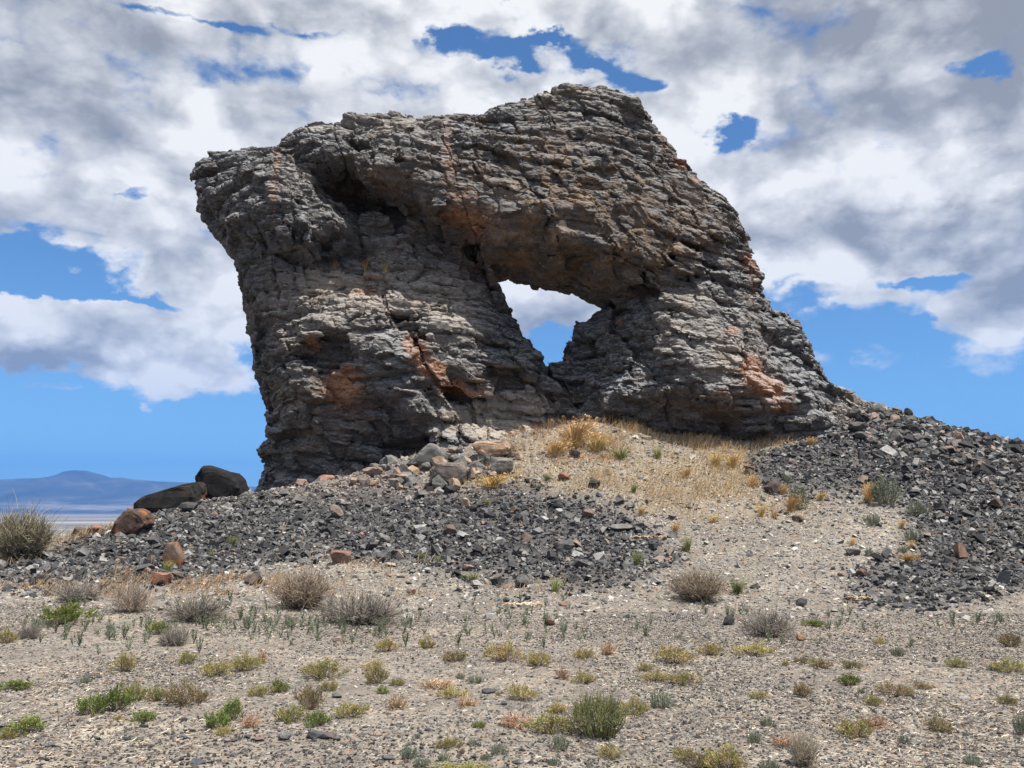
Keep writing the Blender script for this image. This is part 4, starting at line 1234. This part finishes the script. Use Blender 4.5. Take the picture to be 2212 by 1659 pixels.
def tpl_grass(seed, cols, hgt=1.0, n=150, lean=.35, heads=True):
    rng = np.random.default_rng(seed)
    a = rng.uniform(0, 2 * np.pi, n); r = rng.uniform(0, .16, n)
    h_ = hgt * rng.uniform(.45, 1.05, n); sp = rng.uniform(.08, .42, n)
    t = np.linspace(0, 1, 6)[None]
    x = np.cos(a)[:, None] * (r[:, None] + sp[:, None] * t ** 1.8) + lean * .25 * t ** 2
    y = np.sin(a)[:, None] * (r[:, None] + sp[:, None] * t ** 1.8)
    z = h_[:, None] * (t - .18 * t ** 3)
    p = np.stack([x, y, z], -1)
    c = jit(cols, n, rng, .3)
    B = tubes(p, np.linspace(.010, .003, 6)[None].repeat(n, 0), c)
    H = None
    m = int(n * .4)
    q = np.repeat(p[:m, -1], 5, 0) + rng.normal(0, .018, (m * 5, 3))
    dr = np.tile(np.array([.5, 0, .3]), (m * 5, 1)) + rng.normal(0, .5, (m * 5, 3))
    H = leaves(q, dr, .07, .018, np.repeat(c[:m], 5, 0) * 1.15, rng)
    return B, H, hgt

def tpl_sprout(seed, cols, hgt=1.0, n=7, per=12):
    rng = np.random.default_rng(seed)
    a = rng.uniform(0, 2 * np.pi, n); t = np.linspace(0, 1, 4)[None]
    sp = rng.uniform(.1, .5, n)[:, None]
    p = np.stack([np.cos(a)[:, None] * sp * t, np.sin(a)[:, None] * sp * t, hgt * rng.uniform(.5, 1, n)[:, None] * t], -1)
    S = tubes(p, np.linspace(.022, .012, 4)[None].repeat(n, 0), jit(cols, n, rng))
    tt = rng.uniform(.1, 1, (n, per)); q = (p[:, 0][:, None] * (1 - tt[..., None]) + p[:, -1][:, None] * tt[..., None]).reshape(-1, 3)
    dr = np.repeat(p[:, -1] - p[:, 0], per, 0) + rng.normal(0, .55, (n * per, 3))
    L = leaves(q, dr, .22, .055, np.repeat(jit(cols, n, rng, .2), per, 0) * rng.uniform(.8, 1.2, (n * per, 1)), rng)
    V = np.concatenate([S[0], L[0]]); Fq = np.concatenate([S[1], L[1] + len(S[0])]); cc = np.concatenate([S[2], L[2]])
    return V, Fq, cc

OLV = [(.27, .26, .09), (.33, .29, .11), (.22, .22, .085), (.36, .30, .14)]
YEL = [(.40, .35, .12), (.44, .37, .16), (.33, .31, .12), (.38, .28, .14)]
GRN = [(.15, .21, .055), (.21, .26, .075), (.12, .17, .05), (.25, .27, .09)]
BRO = [(.22, .20, .09), (.27, .21, .11), (.20, .17, .10), (.30, .22, .13)]
SAG = [(.17, .22, .16), (.21, .26, .19), (.14, .19, .13), (.24, .27, .19)]
BRM = [(.15, .19, .08), (.23, .25, .11), (.12, .15, .07), (.33, .27, .11), (.28, .27, .12)]
DED = [(.30, .25, .19), (.38, .32, .25), (.22, .18, .14), (.45, .39, .31)]
DBR = [(.25, .195, .145), (.32, .255, .19), (.18, .145, .115), (.37, .30, .23)]
GRY = [(.22, .195, .17), (.31, .28, .24), (.13, .115, .10)]
RUS = [(.42, .28, .17), (.50, .36, .24), (.33, .21, .13)]
GLD = [(.55, .40, .17), (.64, .48, .23), (.46, .31, .12), (.58, .38, .17)]
GGR = [(.17, .24, .07), (.24, .28, .10), (.13, .19, .06), (.38, .34, .14)]
PLN = {}
def template(kind, var):
    k = (kind, var)
    if k in PLN: return PLN[k]
    s = 100 * var + sum(map(ord, kind))
    if kind == 'olive': S, L, h = tpl_cushion(s, OLV)
    elif kind == 'yellow': S, L, h = tpl_cushion(s, YEL, per=22)
    elif kind == 'green': S, L, h = tpl_cushion(s, GRN, nb=80, leaf=.058, hgt=.55)
    elif kind == 'brown': S, L, h = tpl_cushion(s, BRO, nb=80, per=18)
    elif kind == 'sage': S, L, h = tpl_sage(s, SAG)
    elif kind == 'broom': S, L, h = tpl_broom(s, BRM)
    elif kind == 'dead': S, L, h = tpl_dead(s, DED)
    elif kind == 'vase': S, L, h = tpl_dead(s, DBR, hgt=.66, n=190)
    elif kind == 'mat': S, L, h = tpl_dead(s, GRY, hgt=.32, n=150)
    elif kind == 'rust': S, L, h = tpl_dead(s, RUS, hgt=.5, n=34, tw=.012)
    elif kind == 'bigdead': S, L, h = tpl_dead(s, [(.20, .17, .12), (.28, .25, .17), (.17, .145, .11), (.37, .34, .24)], hgt=.72, n=300, tw=.004)
    elif kind == 'gold': S, L, h = tpl_grass(s, GLD)
    elif kind == 'ggrass': S, L, h = tpl_grass(s, GGR, n=120)
    PLN[k] = [S, L, h, None]
    return PLN[k]

NAMES = {'olive': ('cushion_shrub', 'shrub'), 'yellow': ('cushion_shrub', 'shrub'), 'green': ('leafy_shrub', 'shrub'), 'brown': ('cushion_shrub', 'shrub'),
         'sage': ('sage_tuft', 'sage'), 'broom': ('broom_bush', 'bush'), 'dead': ('twiggy_bush', 'bush'), 'vase': ('twiggy_bush', 'bush'), 'mat': ('twiggy_bush', 'bush'),
         'rust': ('dry_tuft', 'dry plant'), 'bigdead': ('twiggy_bush', 'bush'), 'gold': ('grass_clump', 'grass clump'), 'ggrass': ('grass_clump', 'grass clump')}
GROUPS = {'shrub': 'low cushion shrubs dotted over the flat', 'sage': 'grey-green sage tufts', 'bush': 'dry twiggy bushes', 'dry plant': 'dried-out tan tufts', 'grass clump': 'bunch grass clumps on the slope'}
def plant(kind, u, v, wpx, hpx, label, var=0, at=None, cat=None):
    T = template(kind, var)
    p = np.array(at) if at is not None else hit(u, v)
    sc_ = math.hypot(p[1], p[2] - CAMZ) / F
    w, hh = wpx * sc_ * 1.0, hpx * sc_ * 1.0
    nm, ct = NAMES[kind]
    root = bpy.data.objects.new(nm, None)
    C.objects.link(root)
    root.empty_display_size = .1
    root.location = (p[0], p[1], p[2] - .01)
    root.rotation_euler = (0, 0, random.uniform(0, 6.28) if kind != 'gold' else random.uniform(-.6, .6))
    wd = .9 if ct == 'grass clump' else 1.0
    root.scale = (w / wd, w / wd, hh / T[2])
    tag(root, label, cat or ct, GROUPS[ct])
    a, b = ('blades', 'seed_heads') if ct == 'grass clump' else (('branches', 'twigs') if kind in ('dead', 'vase', 'mat', 'rust', 'bigdead') else ('stems', 'foliage'))
    if T[3] is None:
        ms = []
        for nm2, g, mt in ((a, T[0], TWIG if a != 'blades' else LEAF), (b, T[1], LEAF if b in ('foliage', 'seed_heads') else TWIG)):
            o = npmesh(nm2, g[0], g[1], mt, cols=np.clip(g[2], 0, 1))
            if nm2 == 'seed_heads': o['kind'] = 'stuff'
            o.parent = root
            ms.append(o)
        T[3] = ms
    else:
        for m in T[3]:
            c = m.copy(); C.objects.link(c); c.parent = root
    return root

# (kind, u, v of the base, width, height)
SHRUBS = [
 ('bigdead',44,1208,135,100,'large olive-grey twiggy bush on the skyline at the left edge'),
 ('vase',655,1314,130,78,'brown vase-shaped twiggy bush at the foot of the left scree'),
 ('mat',785,1346,158,42,'wide low grey twig mat right of the vase-shaped bush'),
 ('mat',426,1342,116,38,'grey-brown twig mat left of the vase-shaped bush'),
 ('mat',165,1298,95,28,'dark flattened twig heap behind the green shrub at left'),
 ('dead',283,1322,90,58,'pale dry bush with fine white twigs in rusty grass'),
 ('vase',1508,1298,125,62,'wide brown twiggy bush at the foot of the golden slope'),
 ('mat',1662,1374,98,40,'greyish purple twig mat left of the orange-brown clod'),
 ('mat',377,1394,66,28,'small grey dead mat right behind the small green shrub'),
 ('mat',62,1380,46,22,'small dark dead mat near the left edge'),
 ('dead',1737,1655,66,64,'dead plant with bare white branches at the bottom edge'),
 ('green',140,1348,98,48,'wide bright green shrub at left in front of the twig heap'),
 ('green',343,1370,56,28,'small bright green shrub on pale soil in front of the pale dry bush'),
 ('broom',1292,1588,124,90,'big dark green broom-like bush, tallest plant of the foreground'),
 ('sage',1916,1088,78,60,'largest green sage bush at the edge of the right scree'),
 ('sage',1728,1100,48,50,'round green sage bush with golden grass in front, left part of right scree'),
 ('sage',1980,1114,48,34,'sage bush just right of the largest sage bush'),
 ('sage',1883,1136,44,27,'low grey sage below the largest sage bush'),
 ('sage',1966,1168,36,28,'small grey sage above golden tufts by the right scree'),
 ('sage',1702,1040,20,15,'tiny bluish sage above the round green sage bush'),
 ('sage',1878,1202,20,20,'tiny sage on pale gravel left of golden tufts'),
 ('sage',1951,1194,28,15,'low sage between golden tufts by the right scree'),
 ('ggrass',1593,1282,50,38,'lush green herb right of the wide brown twiggy bush'),
 ('ggrass',1342,992,54,30,'green herb patch in golden grass below the right pillar'),
 ('ggrass',1376,1221,28,36,'single green grass tuft at the right end of the central scree'),
 ('ggrass',1200,1280,34,34,'dark green grass tuft at the bottom of the central scree'),
 ('ggrass',1485,1192,32,42,'yellow-green upright tuft right of the central scree'),
 ('ggrass',1369,1064,24,24,'small green tuft in the middle of the golden slope'),
 ('ggrass',1181,1040,24,22,'small green tuft right of the weathered grey rock'),
 ('ggrass',1022,1258,38,24,'green tuft at the bottom left of the central scree'),
 ('ggrass',1053,1092,17,19,'tiny green tuft high in the central scree'),
 ('ggrass',948,1219,17,22,'tiny green tuft low in the central scree, right of a twin'),
 ('ggrass',911,1207,17,17,'tiny green tuft low in the central scree, left of a twin'),
 ('ggrass',361,1236,28,28,'dark green tuft at the foot of the orange lichen stone'),
 ('ggrass',500,1182,28,30,'yellow-green tuft in the middle of the left scree'),
 ('ggrass',456,1206,17,20,'small olive tuft right of the orange lichen stone'),
 ('gold',1243,965,95,75,'tall rusty golden grass clump under the notch of the arch'),
 ('gold',1290,975,70,44,'golden clump right of the tall rusty golden clump'),
 ('gold',1200,985,70,44,'golden clump left of the tall rusty golden clump'),
 ('gold',1545,1007,42,36,'dense golden clump below the right pillar, left of a pair'),
 ('gold',1582,1012,42,42,'dense golden clump below the right pillar, right of a pair'),
 ('ggrass',1422,992,32,32,'olive-green clump under the right pillar, left of the golden pair'),
 ('gold',1482,1032,32,30,'golden clump below and left of the golden pair'),
 ('gold',1626,1052,28,32,'golden clump just left of the dark brown block'),
 ('gold',1710,1104,40,42,'golden clump leaning on the front of the round sage bush'),
 ('gold',1690,1068,30,26,'golden clump between dark brown block and round sage bush'),
 ('gold',1772,1082,24,24,'small golden tuft right of the round sage bush'),
 ('gold',1876,1086,34,52,'golden clump at the left side of the largest sage bush'),
 ('gold',1645,1116,28,34,'golden clump below the dark brown block'),
 ('gold',1672,1118,18,18,'small golden tuft right beside another below the brown block'),
 ('gold',1062,1052,85,34,'golden clump at the foot of the weathered grey rock'),
 ('gold',1750,960,30,20,'golden tuft against the foot of the right pillar'),
 ('gold',1948,1142,20,22,'lone golden tuft at the left edge of the right scree'),
 ('gold',1968,1186,20,22,'golden tuft touching the small grey sage'),
 ('gold',1960,1214,46,22,'wide golden tuft below the small grey sage'),
 ('gold',1841,1178,18,20,'lone golden tuft on pale gravel'),
 ('gold',1385,1112,26,22,'pale golden tuft in the middle of the gravel slope'),
 ('gold',1458,1150,26,26,'pale golden tuft above the yellow-green upright tuft'),
 ('gold',1540,1130,26,22,'pale golden tuft left of the flat brown stone'),
]
LEDGE = [(790,581,34,28,'golden grass clump on the rock ledge of the left pillar'),(667,576,18,24,'thin golden tuft at the left end of the rock ledge'),(832,584,30,20,'leaning golden tuft at the right end of the rock ledge'),(722,578,30,14,'short golden tuft on the rock ledge between two taller ones')]
FIELD = [
 ('olive',13,1389,42,32),('olive',403,1434,42,30),('yellow',465,1459,74,34),('olive',526,1449,68,38),('sage',185,1476,30,18),('yellow',266,1452,50,44),('green',32,1489,68,22),
 ('green',198,1543,62,44),('green',250,1537,66,58),('olive',292,1514,46,40),('olive',338,1514,46,32),('brown',393,1521,84,50),('brown',432,1517,46,30),('green',310,1558,52,25),('yellow',257,1558,30,15),
 ('green',500,1557,56,44),('green',468,1573,56,36),('yellow',481,1588,42,22),('green',49,1586,80,36),('olive',13,1598,38,24),('olive',562,1501,52,24),('green',605,1494,42,26),('olive',627,1560,72,37),('green',686,1567,58,32),
 ('brown',669,1531,58,60),('olive',695,1465,92,42),('olive',712,1492,42,26),('rust',566,1433,28,26),('rust',540,1573,40,26),
 ('yellow',838,1407,52,32),('olive',922,1400,38,24),('brown',985,1429,62,28),('yellow',1093,1428,76,42),('yellow',1163,1438,62,34),('yellow',1055,1418,24,20),('yellow',1261,1421,56,22),('rust',1314,1414,38,26),
 ('yellow',1457,1432,84,38),('olive',1394,1449,32,20),('olive',813,1477,50,38),('yellow',806,1449,52,22),('olive',859,1481,38,17),('green',827,1498,32,15),('rust',855,1533,44,27),('rust',946,1488,72,20),('yellow',978,1505,62,24),
 ('rust',1006,1526,46,19),('sage',995,1467,22,15),('sage',1027,1475,40,17),('yellow',1127,1512,66,34),('olive',1079,1502,18,12),('rust',1216,1467,32,22),('olive',1261,1474,54,25),('olive',757,1547,74,32),
 ('olive',1188,1582,94,42),('yellow',1205,1541,52,24),('sage',1430,1530,58,34),('olive',1370,1544,62,36),('green',1034,1572,30,16),('rust',1118,1569,72,26),('sage',1207,1621,52,33),('sage',1080,1628,44,21),
 ('olive',969,1614,52,25),('sage',1024,1609,28,12),('sage',882,1639,42,26),('sage',912,1656,38,20),('sage',960,1645,30,20),('sage',1050,1642,28,15),('sage',1198,1653,34,17),('olive',1317,1635,58,25),('olive',995,1672,135,20),
 ('olive',1480,1642,52,30),('yellow',1412,1472,62,25),('olive',1475,1478,72,27),('yellow',1535,1414,58,28),('yellow',1629,1414,76,28),('olive',1696,1439,18,15),('brown',1733,1432,30,17),('brown',1772,1442,52,25),('brown',1837,1443,52,21),
 ('sage',1938,1417,34,20),('green',1756,1352,52,15),('yellow',1901,1391,26,15),('olive',2068,1442,44,24),('olive',2179,1452,72,28),('brown',2185,1398,52,38),('green',1834,1479,50,25),('brown',1733,1505,48,36),('olive',1642,1509,42,17),
 ('brown',1935,1502,78,32),('sage',1862,1498,22,13),('olive',1886,1524,38,25),('brown',1993,1489,36,20),('sage',1659,1570,34,21),('sage',1628,1606,36,27),('olive',1844,1592,76,44),('rust',1890,1570,58,22),('sage',1951,1606,26,21),
 ('brown',2029,1580,58,35),('olive',2175,1522,36,23),('sage',2208,1590,34,44),('sage',2101,1652,34,23),('sage',1660,1662,50,23),('olive',1568,1664,104,52),('brown',1505,1660,64,42),('rust',1700,1612,62,24),
]
LANDM = [(1295,1560,'the big broom-like bush'),(140,1330,'the wide bright green shrub'),(655,1290,'the vase-shaped bush'),(343,1360,'the small bright green shrub'),(1727,1376,'the orange-brown clod'),(1186,1346,'the dark brown clod'),
 (1575,1342,'the black knobbly stone'),(1055,1493,'the dark slate slab'),(693,1588,'the touching slab pair'),(733,1381,'the pinkish grey slab'),(1737,1635,'the dead white-branched plant'),(1662,1360,'the greyish purple twig mat'),(225,1525,'the two big leafy green shrubs'),(484,1550,'the pair of bright green shrubs'),(785,1330,'the low grey twig mat'),
 (0,1520,'the left edge'),(2212,1500,'the right edge'),(2084,1506,'the pale grey flake'),(1093,1415,'the largest yellow cushion'),(393,1510,'the wide olive-brown shrub'),(1000,1659,'the bottom edge'),(1900,1659,'the bottom edge')]
KW = {'olive': 'olive cushion shrub', 'yellow': 'yellowish cushion shrub', 'green': 'leafy green shrub', 'brown': 'brownish olive shrub', 'sage': 'grey-green sage tuft', 'rust': 'dried tan tuft'}
OWN = {198: 'dark leafy green shrub, left half of the two big ones at lower left', 250: 'tall leafy green shrub, right half of the two big ones at lower left', 500: 'bright green shrub, upper right of a touching pair', 468: 'bright green shrub, lower left of a touching pair',
       1093: 'largest yellow cushion shrub in the middle row', 393: 'wide olive-brown shrub right of the big leafy green ones', 1188: 'wide olive mound leaning against the left side of the big broom-like bush', 995: None, 1568: 'big olive shrub cut by the bottom edge, right of centre'}
def field_label(kind, u, v, w, used):
    if OWN.get(u): return OWN[u]
    size = 'tiny ' if w < 27 else ('small ' if w < 42 else ('' if w < 65 else 'wide '))
    cand = sorted(LANDM, key=lambda L: math.hypot(L[0] - u, (L[1] - v) * 1.5))
    for L in cand[:6]:
        dx, dy = L[0] - u, L[1] - v
        d = math.hypot(dx, dy)
        if d < 8: continue
        side = ('in from' if 'edge' in L[2] else ('right of' if dx < 0 else 'left of'))
        if 'edge' not in L[2]:
            if abs(dy) > abs(dx): side = 'in front of' if dy < 0 else 'behind'
            elif dy > 30: side = 'behind and ' + side
            elif dy < -30: side = 'in front and ' + side
        near = 'close ' if d < 70 else ('' if d < 150 else ('some way ' if d < 260 else 'far '))
        s = size + KW[kind] + ' ' + near + side + ' ' + L[2]
        if s not in used: return s
    k = 2
    while s + ', number %d' % k in used: k += 1
    for w_ in ('the nearer one', 'the lower one', 'the flatter one', 'the paler one'):
        if s + ', ' + w_ not in used: return s + ', ' + w_
    return s
def plant_all():
    for i, (k, u, v, w, h, lab) in enumerate(SHRUBS):
        plant(k, u, v, w, h, lab, i % 2)
    used = set()
    for i, (k, u, v, w, h) in enumerate(FIELD):
        lab = field_label(k, u, v, w, used)
        used.add(lab)
        plant(k, u, v, w, h, lab, i % 3)
    # tufts on the ledge of the rock: dropped onto the arch by rays
    dg = bpy.context.evaluated_depsgraph_get()
    dg.update()
    arch = bpy.data.objects['rock_arch']
    for (u, v, w, h, lab) in LEDGE:
        d = Vector(ray(u, v)).normalized()
        ok, loc, nr, idx = arch.ray_cast(Vector((0, 0, CAMZ)), d)
        if ok:
            plant('gold', u, v, w, h, lab, 0, at=(loc.x, loc.y + .05, loc.z - .03))
plant_all()

def sprouts():
    rng = np.random.default_rng(77)
    cols = [(.13, .17, .11), (.17, .20, .13), (.11, .145, .095), (.20, .21, .13)]
    src = []
    for i in range(4):
        V, Fq, cc = tpl_sprout(40 + i, cols, n=5 + i)
        o = npmesh('green_sprout', V, Fq, LEAF, cols=np.clip(cc, 0, 1))
        src.append(o)
    k = 0
    tries = 0
    used0 = [False] * 4
    while k < 285 and tries < 4000:
        tries += 1
        u = rng.uniform(330, 2180); v = rng.normal(1338, 30)
        if u > 1900: v = rng.normal(1345, 18)
        if not 1285 < v < 1402: continue
        if rng.uniform() < .42: u = rng.uniform(40, 900); v = rng.normal(1350, 24)
        if vnoise(np.array([u / 130.]), np.array([v / 40.]), np.array([0.]), 5)[0] < -.25: continue
        p = hit(u, v)
        i = int(rng.integers(0, 4))
        if not used0[i]:
            o = src[i]; used0[i] = True
        else:
            o = src[i].copy(); C.objects.link(o)
        hh = rng.uniform(.09, .20)
        o.location = p; o.rotation_euler = (0, 0, rng.uniform(0, 6.28)); o.scale = (hh * .8, hh * .8, hh)
        tag(o, 'small upright grey-green sprout on the pale flat before the scree', 'sprout', 'green sprouts on the pale flat')
        k += 1
sprouts()

def grass_stuff():
    """dry grass too thick to count, and fallen straw"""
    rng = np.random.default_rng(99)
    n = 260000
    x = rng.uniform(-17, 17, n); y = rng.uniform(14, 28.5, n); z = height(x, y)
    u, v = proj(x, y, z)
    sc_, gr_ = zones(x, y, z)
    cl = fbm(x * 1.1, y * 1.1, x * 0, 3, 12)
    w = gr_ * (.12 + smooth(-.25, .35, cl) * .60)
    foot = smooth(1242, 1256, v) * smooth(1302, 1284, v) * smooth(980, 820, u)
    foot = np.maximum(foot, smooth(1195, 1210, v) * smooth(1250, 1240, v) * smooth(620, 680, u) * smooth(860, 800, u) * .7)
    foot = np.maximum(foot, smooth(1262, 1270, v) * smooth(1290, 1280, v) * smooth(1560, 1500, u) * .35)
    leftr = smooth(340, 280, u) * smooth(1250, 1225, v) * (1 - sc_) * .8
    w = w + foot * .85 * smooth(-.1, .45, fbm(x * 2.2, y * 2.2, x * 0, 3, 15)) + leftr * .7 + .035 * (1 - sc_) * smooth(1300, 1200, v) * smooth(0, .4, cl) + smooth(.2, .5, cl) * .02
    k = (rng.uniform(0, 1, n) < w) & inview(x, y, z)
    x, y, z, u, v = x[k], y[k], z[k], u[k], v[k]; foot = foot[k]
    m = len(x)
    hgt = rng.uniform(.05, .2, m) * (1 + .45 * smooth(1000, 940, v)) * (.65 + .7 * smooth(-.3, .4, fbm(x * 1.7, y * 1.7, x * 0, 2, 19)))
    a = rng.uniform(0, 2 * np.pi, m); ln = rng.uniform(.2, .9, m)
    tip = np.stack([np.cos(a) * ln * hgt + .04, np.sin(a) * ln * hgt, hgt], 1)
    t = np.array([0, .55, 1.])[None, :, None]
    b = np.stack([x, y, z - .01], 1)
    p = b[:, None] + tip[:, None] * np.stack([t[..., 0] ** 1.5, t[..., 0] ** 1.5, t[..., 0]], -1)
    cols = jit(GLD + [(.60, .50, .32)] * 3, m, rng, .3)
    red = (foot > .3) & (rng.uniform(0, 1, m) < .45)
    cols[red] = jit([(.46, .30, .17), (.38, .25, .14), (.52, .38, .23)], red.sum(), rng)
    red = (np.abs(u - 1200) < 130) & (v < 1010) & (rng.uniform(0, 1, m) < .5)
    cols[red] = jit([(.50, .27, .11), (.58, .33, .14)], red.sum(), rng)
    V, Fq, cc = tubes(p, np.array([.0045, .0035, .0018])[None].repeat(m, 0), cols)
    tag(npmesh('dry_grass', V, Fq, LEAF, cols=cc), 'thin golden dry grass on the slope below the arch and along the scree foot', 'dry grass', kind='stuff')
    # straw and twig litter lying about
    n = 26000
    y = rng.uniform(4.9, 17.5, n); x = rng.uniform(-1, 1, n) * (y * .62 + .3); z = height(x, y)
    pt = fbm(x * .8, y * .8, x * 0, 3, 44)
    k = rng.uniform(0, 1, n) < smooth(-.4, .4, pt)
    x, y, z = x[k], y[k], z[k]; m = len(x)
    L_ = rng.uniform(.010, .042, m); a = rng.uniform(0, np.pi, m)
    d = np.stack([np.cos(a) * L_, np.sin(a) * L_, rng.normal(.0, .15, m) * L_], 1)
    c0 = np.stack([x, y, z + rng.uniform(.004, .014, m)], 1)
    t = np.linspace(-1, 1, 3)[None, :, None]
    p = c0[:, None] + d[:, None] * t; p[:, 1] += rng.normal(0, .006, (m, 3))
    p[..., 2] = np.maximum(p[..., 2], (z + .002)[:, None])
    cols = jit([(.50, .42, .32), (.38, .30, .22), (.16, .12, .09), (.60, .53, .43), (.28, .20, .14)], m, rng, .3)
    V, Fq, cc = tubes(p, np.array([.0022, .0026, .0015])[None].repeat(m, 0), cols)
    tag(npmesh('straw_litter', V, Fq, TWIG, cols=cc), 'fallen straw and twig bits lying over the gravel flat', 'litter', kind='stuff')
grass_stuff()

def bark(u, v, wpx, cols, label, seed):
    """curled strips of dried bark lying together"""
    rng = np.random.default_rng(seed)
    p0 = hit(u, v); s = wpx * p0[1] / F
    n = 7
    x0 = np.linspace(-.5, .5, n) * s + rng.normal(0, .02, n)
    t = np.linspace(-1, 1, 9)[None, :, None]
    a = rng.uniform(-.4, .4, n)
    d = np.stack([np.cos(a), np.sin(a), a * .2], 1) * s * rng.uniform(.12, .25, n)[:, None]
    c0 = np.stack([x0, rng.normal(0, .05, n), np.full(n, .03)], 1)
    p = c0[:, None] + d[:, None] * t
    p[..., 2] += .03 * (1 - t[..., 0] ** 2) + .012 * np.sin(t[..., 0] * 7 + a[:, None] * 9)
    p[..., 1] += .02 * np.sin(t[..., 0] * 4 + a[:, None] * 20)
    V, Fq, cc = tubes(p, (np.sin(np.linspace(.35, 2.8, 9))[None] * .018).repeat(n, 0), jit(cols, n, rng, .2))
    o = npmesh('bark_scrap', V, Fq, TWIG, cols=cc)
    o.location = p0
    tag(o, label, 'bark scrap')
bark(1400, 1166, 60, [(.42, .32, .18), (.20, .12, .07), (.55, .46, .32)], 'curled tan bark scraps at the right tip of the central scree', 3)
bark(1135, 1312, 64, [(.55, .46, .34), (.40, .30, .19)], 'pale tan bark scraps on the flat left of the flat dark red stone', 4)
bark(1862, 1298, 48, [(.55, .42, .28), (.35, .24, .15)], 'tan bark scraps below the lower tip of the right scree', 5)

# ------------------------------------------------------------------ air
def haze():
    V = np.array([[x, y, z] for z in (-130., 1500.) for y in (-29000., 29000.) for x in (-38000., 38000.)])
    Fq = np.array([[0, 2, 3, 1], [4, 5, 7, 6], [0, 1, 5, 4], [2, 6, 7, 3], [0, 4, 6, 2], [1, 3, 7, 5]])
    m = bpy.data.materials.new('air'); m.use_nodes = True
    t = m.node_tree
    t.nodes.remove(t.nodes['Principled BSDF'])
    v = t.nodes.new('ShaderNodeVolumePrincipled')
    v.inputs['Color'].default_value = (.10, .37, 1.0, 1)
    v.inputs['Density'].default_value = .72 / 14000
    t.links.new(v.outputs[0], t.nodes['Material Output'].inputs['Volume'])
    tag(npmesh('haze', V, Fq, m), kind='stuff')
haze()
sc.cycles.max_bounces = 5
sc.cycles.diffuse_bounces = 3
sc.cycles.transparent_max_bounces = 4
sc.cycles.volume_bounces = 0
